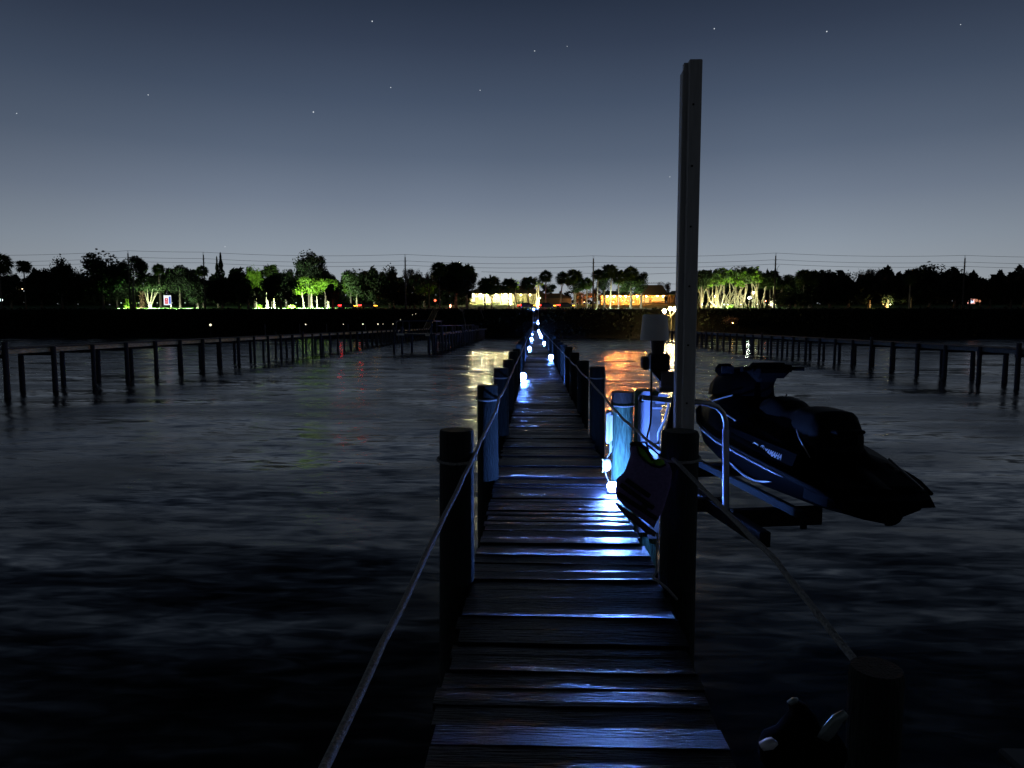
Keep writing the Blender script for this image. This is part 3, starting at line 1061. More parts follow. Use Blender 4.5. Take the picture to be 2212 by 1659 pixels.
# round emblem: ring with three forks, then a slanted badge
a = MB()
cx, cy, rr2 = -.065, .032, .042
a.tube([(cx + rr2 * math.cos(i * PI / 14), cy + rr2 * math.sin(i * PI / 14), .001) for i in range(29)], .005, 6, cap=False)
for j in range(3):
    an = PI / 2 + j * 2 * PI / 3
    dx, dy = math.cos(an), math.sin(an)
    a.tube([(cx, cy, .001), (cx + dx * .036, cy + dy * .036, .001)], .003, 5)
    a.tube([(cx + dx * .016 - dy * .008, cy + dy * .016 + dx * .008, .001), (cx + dx * .034 - dy * .008, cy + dy * .034 + dx * .008, .001)], .0022, 5)
    a.tube([(cx + dx * .016 + dy * .008, cy + dy * .016 - dx * .008, .001), (cx + dx * .034 + dy * .008, cy + dy * .034 - dx * .008, .001)], .0022, 5)
em = part('emblem', a.mesh('emblem', M_decal), jet)
em.matrix_local = Matrix.Translation(base) @ M4 @ Matrix.Scale(.82, 4)
a = MB()
for (x0, y0, x1, y1, r) in ((-.26, .07, -.16, .06, .010), (-.27, .035, -.17, .03, .008), (-.16, .06, -.15, .03, .008), (-.19, .03, -.15, -.005, .010), (-.26, .07, -.285, .03, .008)):
    a.tube([(x0, y0, .001), (x1, y1, .001)], r, 4)
bdg = part('badge', a.mesh('badge', M_decal), jet)
bdg.matrix_local = Matrix.Translation(base) @ M4 @ Matrix.Scale(.82, 4)

# ------------------------------------------------------------------ life jacket on the black piling
lj = thing('life_jacket', 'dark purple life jacket with green lining hanging tilted on the big dark right piling', 'life jacket', (0, 0, 0))
out = [(1360, 968), (1362, 958), (1378, 957), (1392, 968), (1405, 986), (1420, 999), (1434, 992), (1446, 1003), (1452, 1020), (1449, 1045), (1441, 1072), (1434, 1096),
       (1424, 1118), (1412, 1140), (1396, 1128), (1372, 1110), (1350, 1094), (1333, 1078), (1329, 1058), (1331, 1037), (1349, 1020), (1356, 1000), (1363, 982)]
VY = 4.14


def pillow(mb, out, Y, th, rings=((1.0, 0), (.96, .55), (.86, .82), (.65, .95), (.35, 1.0))):
    cx = sum(p[0] for p in out) / len(out); cy = sum(p[1] for p in out) / len(out)
    n = len(out)
    for sgn in (-1, 1):
        vs = []
        for s_, d in rings:
            for x, y in out:
                p = P(cx + (x - cx) * s_, cy + (y - cy) * s_, Y)
                p.y = Y + sgn * th * d
                vs.append(p)
        c = P(cx, cy, Y); c.y = Y + sgn * th
        vs.append(c)
        fs = []
        for i in range(len(rings) - 1):
            for j in range(n):
                j2 = (j + 1) % n
                f = [i * n + j, i * n + j2, (i + 1) * n + j2, (i + 1) * n + j]
                fs.append(f if sgn > 0 else f[::-1])
        b0 = (len(rings) - 1) * n
        for j in range(n):
            f = [b0 + j, b0 + (j + 1) % n, len(vs) - 1]
            fs.append(f if sgn > 0 else f[::-1])
        mb.add(vs, fs, True)


a = MB(); pillow(a, out, VY, .055); world_part('vest_body', a, M_vest, lj)
a = MB()
pillow(a, [(1376, 963), (1384, 964), (1396, 974), (1406, 990), (1413, 1002), (1402, 1000), (1390, 990), (1379, 976)], VY - .045, .02)
pillow(a, [(1408, 994), (1424, 991), (1434, 994), (1436, 1002), (1428, 1007), (1414, 1004)], VY - .04, .02)
world_part('lining', a, M_vestg, lj)
a = MB()
a.tube(Ps([(1361, 962), (1369, 957.5), (1381, 959), (1394, 969), (1404, 984), (1410, 994)], VY - .06), [.012, .014, .013, .012, .011, .009], 10)
a.tube(Ps([(1376, 964), (1380, 980), (1392, 994), (1408, 1005), (1424, 1010), (1438, 1004)], VY - .06), .006, 8)
world_part('collar_piping', a, M_web, lj)
for (p0, p1, nm) in (((1340, 1046), (1412, 1098), 'strap'), ((1334, 1066), (1420, 1122), 'strap'), ((1352, 1036), (1404, 1072), 'strap')):
    a = MB()
    A, B = P(p0[0], p0[1], VY - .064), P(p1[0], p1[1], VY - .064)
    d = B - A
    ang = math.atan2(d.z, d.x)
    a.box((A + B) / 2, (d.length, .012, .028), Matrix.Rotation(-ang, 3, 'Y'), bev=.004)
    world_part(nm, a, M_web, lj)
a = MB()
A, B = P(1372, 1062, VY - .07), P(1388, 1074, VY - .07)
for p_ in (P(1362, 1062, VY - .073), P(1392, 1095, VY - .073)):
    a.box(p_, (.035, .02, .03), Matrix.Rotation(R(35), 3, 'Y'), bev=.006)
world_part('buckle', a, M_black, lj)
a = MB()
a.tube(Ps([(1330, 1086), (1352, 1107), (1378, 1127), (1400, 1146), (1416, 1155)], VY - .03), [.008, .018, .02, .02, .014], 8)
world_part('hem', a, M_hem, lj)
a = MB(); a.tube([P(1368, 958, VY), P(1392, 955, 4.25), (0.80, 4.4, 2.46)], .006, 6); world_part('hanging_loop', a, M_web, lj)

# tie line on the left side of the same piling
a = MB()
a.tube([P(1420, 1150, 4.32), P(1419, 1180, 4.31), P(1418, 1225, 4.31), P(1416, 1238, 4.3)], .0055, 8)
a.tube([P(1416, 1238, 4.3), P(1412, 1244, 4.28), P(1413, 1252, 4.26), P(1420, 1254, 4.24), P(1424, 1258, 4.22), P(1440, 1270, 4.24), (0.9, 4.27, P(0, 1276, 4.27).z)], .009, 8)
tag(a.obj('tie_line', M_rope), 'thin white line knotted at the foot of the dark right piling', 'line')

# gear at the lower right, on the shelf by the near piling
gb = thing('life_vest', 'dark vest with reflective bands slumped on the nearest right piling, bottom of picture', 'life jacket', (0, 0, 0))
o2 = []
for (x_, y_) in out:
    dx, dy = (x_ - 1392) * 1.45, (y_ - 1050) * 1.15
    o2.append((1732 + dx * math.cos(.28) - dy * math.sin(.28), 1632 + dx * math.sin(.28) + dy * math.cos(.28)))
GY = 1.62
a = MB(); pillow(a, o2, GY, .05); world_part('vest_body', a, mat('dark_vest', (.004, .004, .005), .95, noise=.3, nscale=60, spec=.03), gb)
a = MB()
q = [(1822, 1533), (1800, 1545), (1772, 1580), (1765, 1592), (1786, 1602), (1800, 1590), (1822, 1555), (1833, 1545)]
pillow(a, q, GY - .05, .006, rings=((1, 0), (.9, .8), (.5, 1)))
world_part('reflective_band', a, M_reflect, gb)
a = MB()
q = [(1700, 1517), (1712, 1508), (1724, 1508), (1722, 1516), (1706, 1522)]
pillow(a, q, GY - .045, .006, rings=((1, 0), (.9, .8), (.5, 1)))
world_part('reflective_patch', a, M_reflect, gb)
a = MB()
q = [(1640, 1608), (1658, 1598), (1670, 1596), (1680, 1603), (1668, 1615), (1645, 1618)]
pillow(a, q, GY - .04, .012, rings=((1, 0), (.9, .8), (.5, 1)))
world_part('metal_clip', a, M_decal, gb)
bx_ = thing('storage_box', 'dark storage box with a pale rim on the shelf at the lower right corner', 'box', (1.36, 1.50, 1.95))
a = MB(); a.box((0, 0, .14), (.40, .34, .27), bev=.02); part('box_body', a.mesh('box_body', M_black), bx_)
a = MB(); a.box((0, 0, .29), (.42, .36, .025), bev=.008); part('lid', a.mesh('lid', mat('box_lid', (.03, .035, .04), .5)), bx_)

# ------------------------------------------------------------------ neighbouring docks
def side_dock(name, label, X, z, y0, y1, wd, face, pile_sp, first=False, lean=0.0):
    t = thing(name, label, 'dock', (0, 0, 0))
    m = MB()
    y = y0
    while y < y1:
        m.box((X, y + .07, z - .02), (wd, .14, .04))
        y += .15
    m.obj('deck_boards', M_beam if False else mat('side_boards', (.09, .08, .07), .8), t)
    m = MB()
    for s in (-1, 1):
        y = y0
        while y < y1 - 1:
            m.box((X + s * (wd / 2 - .03), y + pile_sp / 2, z - .16), (.05, pile_sp - .02, .20))
            y += pile_sp
    m.obj('fascia', face, t)
    y = y0
    while y < y1:
        m = MB()
        m.box((X, y, z - .34), (wd + .2, .09, .2))
        m.obj('cross_beam', M_beam, t)
        y += pile_sp
    y = y0
    i = 0
    while y < y1 and i < 50:
        for s in (-1, 1):
            zt = z + random.choice([0.0, .02, .04, .02, .02, .02, .3])
            pm = piling(X + s * (wd / 2 + .08) + random.gauss(0, .03), y + random.gauss(0, .08), zt, .12 + random.uniform(-.015, .02), seg=8)
            pm.obj('piling', M_pile2, t)
        y += pile_sp
        i += 1
    return t


ZL = 2.18
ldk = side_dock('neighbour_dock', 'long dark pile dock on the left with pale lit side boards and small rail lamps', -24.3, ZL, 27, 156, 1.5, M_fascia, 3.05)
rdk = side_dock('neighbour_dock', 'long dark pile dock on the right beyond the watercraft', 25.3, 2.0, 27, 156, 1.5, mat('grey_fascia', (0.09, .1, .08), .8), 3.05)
# rail posts of left dock
y = 60
while y < 156:
    a = MB(); a.tube([(-23.5, y, ZL), (-23.5, y, ZL + 1.05)], .03, 5); y += 9
    a.obj('rail_post', M_trunk, ldk)
# left dock stairs up the bank
a = MB()
for i in range(20):
    t = i / 19
    a.box((-24.3 + 2.6 * 0, 156 + 15.5 * t, ZL + (7.0 - ZL) * t), (1.4, .5, .06))
for s in (-.7, .7):
    a.tube([(-24.3 + s, 155.8, ZL), (-24.3 + s, 171.8, 6.95)], .08, 4)
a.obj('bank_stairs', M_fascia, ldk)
WARMS = glow('rail_lamp_lens', (1.0, .93, .62), 2.0)
llights = []
for x in (444, 655, 738, 781, 814, 825, 847):
    # lamps stand on the inner rail of the left dock
    Y = -23.6 * F / (x - 1155)
    llights.append((-23.5, Y, ZL + 1.0))
for x, y_ in ((858, 694), (865, 691), (891, 680), (898, 678), (902, 676), (908, 672)):
    p = P(x, y_, 158 + (694 - y_) * .6)
    llights.append((p.x, p.y, p.z))
for i, (x, y, z) in enumerate(llights):
    t = thing('rail_lamp', 'tiny warm white lamp on the rail of the left dock, %s counting from the left' % ORD[i], 'lamp', (x, y, z), 'small lamps along the left dock')
    zb = (ZL if y < 156 else max(ground(x, y), ZL)) - z
    a = MB(); a.tube([(0, 0, zb), (0, 0, -.09)], .03, 6); part('post', a.mesh('post', M_beam), t)
    a = MB(); a.sphere((0, 0, 0), .06 + (.02 if i in (0, 3, 4) else 0) - (.02 if i in (2, 5) else 0), 8, 6); part('bulb', a.mesh('bulb', WARMS), t)

# boathouse dock head between
bh = thing('boat_slip', 'dark boat slip with open frame, left of centre before the far bank', 'boat slip', (0, 0, 0))
a = MB()
XL, XR, YF = -15.6, -11.6, 78.0
a.box(((XL + XR) / 2, YF + 4, 2.02), (XR - XL + .8, 8, .2))
a.box((XR + .0, YF + 42, 2.02), (1.6, 76, .2))
a.obj('deck', M_beam, bh)
a = MB()
for X in (XL, XR):
    for Y in (YF, YF + 4, YF + 8):
        a.tube([(X, Y, 1.9), (X, Y, 3.55)], .08, 6)
a.box(((XL + XR) / 2, YF, 3.58), (XR - XL + .5, .12, .16)); a.box(((XL + XR) / 2, YF + 8, 3.58), (XR - XL + .5, .12, .16))
a.box((XL, YF + 4, 3.58), (.12, 8, .16)); a.box((XR, YF + 4, 3.58), (.12, 8, .16))
a.box((XR, YF + 30, 3.0), (.08, 50, .1))
a.obj('frame', M_beam, bh)
a = MB(); a.box((XL + .55, YF - .45, 2.05), (.85, .05, .22)); a.box((XR - .4, YF - .45, 1.98), (.5, .05, .22)); a.box(((XL + XR) / 2, YF - .43, 2.12), (3, .03, .04))
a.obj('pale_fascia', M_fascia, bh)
for X, Y in [(XL - .25, YF), (XL + .5, YF + .5), (XL + 1.2, YF + 3), (XR - .3, YF), (XR + .35, YF)] + [(XR + .8 * s, YF + 3 + 3.2 * i) for i in range(22) for s in (-1, 1)]:
    piling(X, Y, 2.9 if random.random() < .4 else 2.1, .13, seg=8).obj('piling', M_pile2, bh)

# ------------------------------------------------------------------ vegetation prototypes
def palm_crown(seed, dead=True):
    random.seed(seed)
    m = MB()
    nf = 64
    for i in range(nf):
        az = i * 2.39996 + random.gauss(0, .15)
        el_ = R(random.triangular(-78, 85, 5))
        ln = random.uniform(.55, .72)
        d = Vector((math.cos(az) * math.cos(el_), math.sin(az) * math.cos(el_), math.sin(el_)))
        c = d * ln * .62
        side_ = d.cross(Vector((0, 0, 1)))
        if side_.length < .1:
            side_ = Vector((1, 0, 0))
        side_.normalize()
        upv = side_.cross(d).normalized()
        m.tube([(0, 0, 0), c], [.02, .012], 3, cap=False)
        nb = 11
        for j in range(nb):
            a_ = (j / (nb - 1) - .5) * R(210)
            bd_ = (d * math.cos(a_) + side_ * math.sin(a_)).normalized()
            L_ = .42 * (1 - .25 * abs(j / (nb - 1) - .5)) * random.uniform(.85, 1.1)
            tip = c + bd_ * L_ + Vector((0, 0, -.16 * random.uniform(.4, 1.3))) + upv * random.gauss(0, .03)
            mid = c + bd_ * L_ * .55 + upv * .01
            wd_ = bd_.cross(upv) * .045
            m.add([c, mid - wd_, tip, mid + wd_], [[0, 1, 2, 3]])
    return m.mesh('crown', M_palm)


def round_crown(seed, m_, lobes=9, n=5200, leaf=.055, flat=1.0, lo=.35):
    random.seed(seed)
    m = MB()
    cs = []
    for i in range(lobes):
        a_ = random.uniform(0, 2 * PI); r = random.uniform(.35, .7)
        cs.append((Vector((r * math.cos(a_), r * math.sin(a_), random.uniform(-.6, .6) * flat)), random.uniform(.24, .38)))
    cs += [(Vector((0, 0, .02)), .80), (Vector((0, 0, .15)), .72), (Vector((0, 0, -.15)), .78)]
    for i in range(n):
        c, r = random.choice(cs)
        d = Vector((random.gauss(0, 1), random.gauss(0, 1), random.gauss(0, 1))).normalized()
        rad = r * (random.random() ** .35) * random.choice([1, 1, 1, 1.12])
        m.leaf(c + d * rad, leaf * random.uniform(.6, 1.5), (d + Vector((random.gauss(0, .6), random.gauss(0, .6), random.gauss(0, .6)))))
    return m.mesh('crown', m_)


def bare_crown(seed, n=6):
    random.seed(seed)
    m = MB()

    def br(p, d, l, r, dep):
        q = p + d * l
        m.tube([p, (p + q) / 2 + Vector((random.gauss(0, .03 * l), random.gauss(0, .03 * l), 0)), q], [r, r * .85, r * .7], 4, cap=False)
        if dep == 0:
            for _ in range(3):
                m.leaf(q + Vector([random.gauss(0, .03) for _ in range(3)]), .018)
            return
        for _ in range(random.choice([2, 3, 3])):
            nd = (d + Vector((random.gauss(0, .55), random.gauss(0, .55), random.gauss(.12, .35)))).normalized()
            br(q, nd, l * random.uniform(.62, .85), r * .62, dep - 1)
    for _ in range(3):
        br(Vector((0, 0, 0)), Vector((random.gauss(0, .4), random.gauss(0, .4), 1)).normalized(), .26, .035, n)
    return m.mesh('crown', M_twig)


def cone_crown(seed):
    random.seed(seed)
    m = MB()
    for i in range(3200):
        z = random.random() ** 1.2
        r = (1 - z) ** .8 * .5 * random.uniform(.55, 1.15) * (1 + .3 * math.sin(z * 34))
        a_ = random.uniform(0, 2 * PI)
        m.leaf((r * math.cos(a_), r * math.sin(a_), z * 2 - 1), .05 * random.uniform(.6, 1.4))
    return m.mesh('crown', M_leafd)


def tree_trunk(seed, branch=True, m_=None, bend=.02):
    random.seed(seed)
    m = MB()
    b1, b2 = random.gauss(0, bend), random.gauss(0, bend)
    m.tube([(0, 0, -.06), (b1, b2, .3), (b1 * 2, b2 * 1.2, .65), (0, 0, 1.0)], [.5, .36, .32, .3], 7)
    return m.mesh('trunk', m_ or M_trunk)


PALM = [palm_crown(i) for i in (1, 2, 3)]
OAK = [round_crown(11, M_leaf, 9), round_crown(12, M_leaf, 12), round_crown(13, M_leaf, 7)]
OAKD = [round_crown(14, M_leafd, 9), round_crown(15, M_leafd, 13)]
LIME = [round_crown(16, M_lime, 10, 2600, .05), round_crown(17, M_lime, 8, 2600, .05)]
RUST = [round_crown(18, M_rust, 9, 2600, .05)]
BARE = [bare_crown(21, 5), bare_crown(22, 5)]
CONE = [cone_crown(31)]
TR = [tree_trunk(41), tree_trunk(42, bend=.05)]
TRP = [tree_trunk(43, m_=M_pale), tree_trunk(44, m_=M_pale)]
random.seed(99)
CNT = [0]


def put_tree(kind, x, ytop, hw, Y, label, base=None, ybot=None, pale=False, lean=0.0, thick=1.0):
    """x, ytop, hw: where the crown shows; crown and trunk get real size at depth Y"""
    CNT[0] += 1
    i = CNT[0]
    p = P(x, ytop, Y)
    z0 = ground(p.x, Y) if base is None else base
    Rr = hw * Y / F
    H = p.z - z0
    nm = {'palm': 'palm_tree', 'oak': 'broadleaf_tree', 'oakd': 'broadleaf_tree', 'lime': 'broadleaf_tree', 'rust': 'broadleaf_tree', 'bare': 'bare_tree', 'cone': 'conifer_tree'}[kind]
    cat = 'palm tree' if kind == 'palm' else 'tree'
    t = thing(nm, label, cat, (p.x, Y, z0), 'trees on the far shore')
    if kind == 'palm':
        cz = H - Rr * 1.08
        part('crown', PALM[i % 3], t, (0, 0, cz), (0, 0, random.random() * 6), (Rr * 1.5, Rr * 1.5, Rr * 1.38))
        tr = (TRP if pale else TR)[i % 2]
        part('trunk', tr, t, (-lean * .5, 0, 0), (0, math.atan2(lean * .5, cz), random.choice([0, 3.1])) if lean else (0, 0, random.random() * 6), (.5 * thick, .5 * thick, cz + .1))
    elif kind == 'bare':
        part('crown', BARE[i % 2], t, (0, 0, H * .28), (0, 0, random.random() * 6), (Rr * 1.15, Rr * 1.15, H * .72 / 1.1))
        part('trunk', TR[i % 2], t, (0, 0, 0), (0, 0, 0), (.6, .6, H * .32))
    elif kind == 'cone':
        part('crown', CONE[0], t, (0, 0, H * .55), (0, 0, random.random() * 6), (Rr * 2, Rr * 2, H * .46))
        part('trunk', TR[i % 2], t, (0, 0, 0), (0, 0, 0), (.6, .6, H * .5))
    else:
        pool = {'oak': OAK, 'oakd': OAKD, 'lime': LIME, 'rust': RUST}[kind]
        zb = z0 + H * .25 if ybot is None else max(P(x, ybot, Y).z, z0 + .2)
        hh = (p.z - zb) / 2
        part('crown', pool[i % len(pool)], t, (0, 0, p.z - z0 - hh), (0, 0, random.random() * 6), (Rr * 1.16, Rr * 1.16, hh * 1.08))
        part('trunk', (TRP if pale else TR)[i % 2], t, (0, 0, 0), (0, 0, 0), (.8 * thick, .8 * thick, max(.8, zb - z0 + hh * .5)))
    return t


T = put_tree
# --- left, dark masses
T('palm', -4, 541, 28, 172, 'palm with ragged fronds cut by the left edge of the picture')
T('palm', 50, 558, 16, 186, 'small dark palm at far left, second tree from the left edge')
T('oakd', 20, 586, 42, 190, 'low dark tree under the palms at far left', ybot=662)
T('oakd', 85, 577, 34, 188, 'low dark tree between the small palm and the domed tree at far left', ybot=662)
T('oakd', 129, 549, 27, 186, 'dark domed tree left of the biggest oak', ybot=662)
T('oakd', 158, 574, 26, 192, 'low dark tree against the left flank of the biggest oak', ybot=662)
T('oakd', 218, 538, 50, 184, 'biggest dark oak with a wide dome on the left', ybot=650)
T('oakd', 286, 552, 30, 182, 'dark oak joined to the right side of the biggest oak', ybot=612)
T('oakd', 250, 590, 40, 196, 'dark tree low behind the biggest oak', ybot=660)
T('palm', 342, 567, 14, 200, 'small dark palm above the lit garden sign')
T('oakd', 345, 586, 34, 204, 'dark tree below the small palm above the garden sign', ybot=620)
T('oakd', 386, 572, 32, 196, 'dark rounded tree left of the leftmost utility pole with wires', ybot=640)
T('palm', 436, 571, 14, 196, 'small dark palm at the utility pole on the left')
T('oakd', 425, 590, 34, 192, 'dark tree below the palm at the left utility pole', ybot=662)
T('cone', 476, 548, 12, 190, 'pointed dark conifer left of centre')
T('cone', 468, 556, 9, 192, 'shorter pointed conifer against the left of the tall pointed one')
T('oakd', 478, 596, 34, 188, 'dark tree at the foot of the pointed conifer', ybot=662)
T('oakd', 515, 583, 30, 186, 'wide dark tree right of the pointed conifer', ybot=664)
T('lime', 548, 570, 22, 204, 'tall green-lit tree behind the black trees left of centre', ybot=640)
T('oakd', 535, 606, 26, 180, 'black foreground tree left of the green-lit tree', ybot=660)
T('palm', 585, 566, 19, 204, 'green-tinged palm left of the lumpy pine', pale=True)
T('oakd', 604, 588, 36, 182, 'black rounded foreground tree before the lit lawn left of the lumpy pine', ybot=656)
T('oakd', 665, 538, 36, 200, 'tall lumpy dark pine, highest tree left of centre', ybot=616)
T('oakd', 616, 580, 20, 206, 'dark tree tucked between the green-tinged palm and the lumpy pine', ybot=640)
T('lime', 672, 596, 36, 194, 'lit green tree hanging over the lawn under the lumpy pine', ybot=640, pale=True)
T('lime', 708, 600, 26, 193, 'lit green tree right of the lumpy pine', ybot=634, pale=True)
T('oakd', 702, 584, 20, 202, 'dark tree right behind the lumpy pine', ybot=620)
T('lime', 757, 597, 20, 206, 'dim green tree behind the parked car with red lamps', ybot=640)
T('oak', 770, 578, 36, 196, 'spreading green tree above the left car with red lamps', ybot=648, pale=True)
T('oak', 808, 582, 28, 196, 'dark green tree right of the one over the left car', ybot=655)
T('oakd', 840, 569, 24, 194, 'dark tree left of the bare trees', ybot=660)
T('oakd', 718, 612, 16, 182, 'low black tree beside the lit trunks on the lawn', ybot=655)
T('oakd', 850, 606, 42, 186, 'black tree mass below the bare trees', ybot=664)
T('bare', 884, 557, 36, 188, 'bare branching tree behind the utility pole left of centre')
T('bare', 926, 566, 34, 192, 'bare branching tree between the leafless one and the black palm clump')
T('lime', 916, 612, 24, 205, 'yellow-lit foliage behind the bare trees', ybot=640)
T('oakd', 895, 628, 26, 184, 'black shrub-like tree under the bare trees', ybot=668)
T('palm', 949, 560, 20, 182, 'tall black palm on the left of the palm clump')
T('palm', 983, 560, 22, 184, 'tall black palm in the middle of the palm clump')
T('palm', 1008, 566, 24, 183, 'tall black palm on the right of the palm clump')
T('oakd', 985, 572, 42, 186, 'dense black tree filling the palm clump', ybot=640)
T('oakd', 1008, 590, 24, 181, 'black leafy tree low in the palm clump', ybot=650)
# --- centre
T('palm', 1062, 590, 24, 182, 'round dense palm in front of the bright white house, leftmost of the centre palms', lean=.0)
T('palm', 1047, 596, 17, 184, 'palm half hidden behind the round dense palm')
T('palm', 1099, 596, 19, 183, 'palm with lit trunk in front of the bright white house', pale=True)
T('lime', 1113, 602, 10, 196, 'small yellow-green lit tree behind the palm with lit trunk', ybot=630)
T('palm', 1141, 592, 18, 183, 'round palm left of the dock axis')
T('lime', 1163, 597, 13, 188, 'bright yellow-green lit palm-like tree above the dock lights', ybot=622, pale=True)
T('palm', 1179, 581, 15, 182, 'tall slender palm directly above the dock')
T('oak', 1185, 612, 16, 275, 'low tree behind the tall slender palm', ybot=634)
T('bare', 1210, 620, 14, 285, 'small distant bare tree behind the brown house')
T('palm', 1216, 584, 16, 182, 'slender palm right of the dock, its trunk leaning left', lean=1.6)
T('palm', 1241, 576, 18, 184, 'tallest palm of the trio right of the dock')
T('oak', 1243, 596, 20, 185, 'leafy mass below the tallest palm of the trio', ybot=634)
T('palm', 1268, 597, 15, 183, 'short palm left of the centre utility pole')
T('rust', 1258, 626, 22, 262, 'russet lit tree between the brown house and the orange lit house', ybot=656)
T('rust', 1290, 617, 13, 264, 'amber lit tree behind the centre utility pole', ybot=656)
T('palm', 1292, 579, 14, 181, 'slim palm just right of the centre utility pole', lean=.4)
T('palm', 1317, 565, 19, 180, 'tall palm with pale trunk in front of the orange lit house', pale=True, lean=-.5)
T('oakd', 1306, 592, 17, 190, 'dark leafy tree behind the slim palm', ybot=632)
T('palm', 1363, 572, 18, 182, 'palm crown on top of the dense clump before the orange lit house')
T('palm', 1337, 578, 18, 181, 'palm in the left half of the dense clump before the orange lit house')
T('oak', 1364, 592, 31, 184, 'dense leafy tree before the orange lit house', ybot=636)
T('oakd', 1386, 586, 17, 186, 'dark rounded tree on the right of the clump before the orange lit house', ybot=634)
T('rust', 1434, 607, 14, 290, 'amber lit tree behind the roof of the orange lit house', ybot=640)
# --- right of the post
for (x, yt, hw, Y, lab) in ((1516, 582, 16, 190, 'dark green crown next to the tall lift post'), (1532, 584, 18, 200, 'dark crown second from the tall lift post'),
                            (1558, 576, 20, 200, 'dark crown above the lit twisted trunks'), (1593, 572, 24, 204, 'dark top of the lit grove'),
                            (1634, 576, 18, 202, 'dark crown at the right end of the lit grove'), (1665, 590, 20, 206, 'dim tree left of the utility pole with a transformer'),
                            (1690, 592, 20, 204, 'dim tree behind the utility pole with a transformer')):
    T('oak', x, yt, hw, Y, lab, ybot=628)
T('palm', 1653, 594, 15, 196, 'dim palm with a bare lit trunk at the right of the lit grove', pale=True)
T('palm', 1672, 596, 13, 196, 'dim palm just left of the transformer pole', pale=True)
T('oak', 1720, 590, 26, 200, 'dim green tree right of the transformer pole', ybot=650)
T('oak', 1708, 622, 42, 180, 'low green bushy tree at the foot of the transformer pole', ybot=668)
T('palm', 1738, 576, 20, 186, 'tall shaggy palm at the left of the right-hand dark woods')
T('palm', 1756, 580, 19, 186, 'tall shaggy palm next to the first one of the right-hand woods')
T('oakd', 1750, 596, 34, 188, 'dark leafy tree below the two shaggy palms', ybot=664)
T('oakd', 1796, 582, 24, 188, 'dark domed tree right of the two shaggy palms', ybot=664)
T('oakd', 1836, 584, 24, 188, 'dark domed tree left of the spiky bare tree', ybot=664)
T('bare', 1884, 558, 40, 188, 'spiky bare tree standing above the right-hand woods')
T('bare', 1916, 578, 28, 190, 'bare tree right of the spiky bare tree', ybot=None)
T('oakd', 1880, 590, 34, 186, 'dark tree under the spiky bare tree', ybot=664)
T('oakd', 1920, 600, 26, 186, 'dark tree right below the bare trees', ybot=664)
T('oakd', 1972, 578, 32, 186, 'dark left shoulder of the big right-hand oak', ybot=664)
T('oakd', 2012, 566, 52, 184, 'big dark oak, highest on the right', ybot=664)
T('oakd', 2066, 578, 42, 186, 'dark middle of the long right-hand oak canopy', ybot=664)
T('oakd', 2098, 590, 24, 184, 'dark tree behind the last utility pole', ybot=640)
T('palm', 1967, 590, 12, 178, 'slim palm standing in front of the big right-hand oak', pale=True)
T('oakd', 2142, 596, 22, 188, 'dark domed tree right of the small lit sign', ybot=664)
T('oakd', 2188, 592, 26, 188, 'dark tree second from the right edge', ybot=664)
T('oakd', 2216, 586, 18, 186, 'dark tree cut by the right edge of the picture', ybot=664)
T('oakd', 2120, 622, 24, 192, 'low dark tree behind the small lit sign', ybot=648)

# dim palms on the bank slope
for (x, y0, y1, Y) in ((1006, 667, 728, 160), (1046, 667, 710, 164)):
    a = MB(); q0, q1 = P(x - 8, y0, Y + 4), P(x + 3, y1, Y)
    a.tube([q1 + Vector((0, 0, -.5)), (q0 + q1) / 2 + Vector((.15, 0, 0)), q0], [.12, .1, .07], 6)
    for _ in range(60):
        a.leaf(q0 + Vector([random.gauss(0, .35) for _ in range(3)]), .16)
    tag(a.obj('sapling', M_trunk), 'thin leaning sapling on the bluff below the %s' % ('black palm clump' if x < 1020 else 'bright white house'), 'sapling')

# far wood behind everything
random.seed(5)
fw = MB()
for i in range(34000):
    xd = random.uniform(-60, 1010) if random.random() < .58 else random.uniform(1470, 2280)
    top = 594 + 9 * math.sin(xd * .045) + 7 * math.sin(xd * .13 + 1) + 4 * math.sin(xd * .31)
    if xd > 1690 and xd < 1800 or 900 < xd < 1010:
        top += 6
    yy = random.uniform(top, 668)
    Y = random.uniform(246, 256)
    p = P(xd, yy, Y)
    if p.z < ground(p.x, Y):
        continue
    fw.leaf(p, random.uniform(.6, 1.5))
tag(fw.obj('distant_wood', M_leafd), 'continuous dark wood far behind the houses and trees of the far shore', 'wood', kind='stuff')
fw = MB()
for i in range(1800):
    xd = random.uniform(1010, 1690)
    yy = random.uniform(632 + 4 * math.sin(xd * .09), 660)
    Y = random.uniform(250, 258)
    fw.leaf(P(xd, yy, Y + 70), random.uniform(.7, 1.5))
tag(fw.obj('distant_hedge', M_leafd), 'low dark hedge far behind the houses in the centre', 'hedge', kind='stuff')

# ------------------------------------------------------------------ houses
G_yel = glow('porch_bulb_white', (1.0, .86, .40), 2500)
G_or = glow('porch_bulb_orange', (1.0, .27, .05), 2900)
G_win = glow('lit_window_white', (1.0, .93, .55), 1.6)
G_wino = glow('lit_window_amber', (1.0, .55, .15), 1.3)
M_wallw = mat('cream_wall', (.10, .095, .06), .8, noise=.08, nscale=2)
M_wallo = mat('tan_wall', (.10, .07, .04), .8, noise=.1, nscale=2)
M_roof = mat('shingle_roof', (.10, .075, .055), .85, noise=.25, nscale=3, stretch=(1, 1, 4), bump=.4)
M_brown = mat('brown_siding', (.07, .045, .035), .85, noise=.15, nscale=2)
M_col = mat('white_column', (.25, .24, .18), .6)


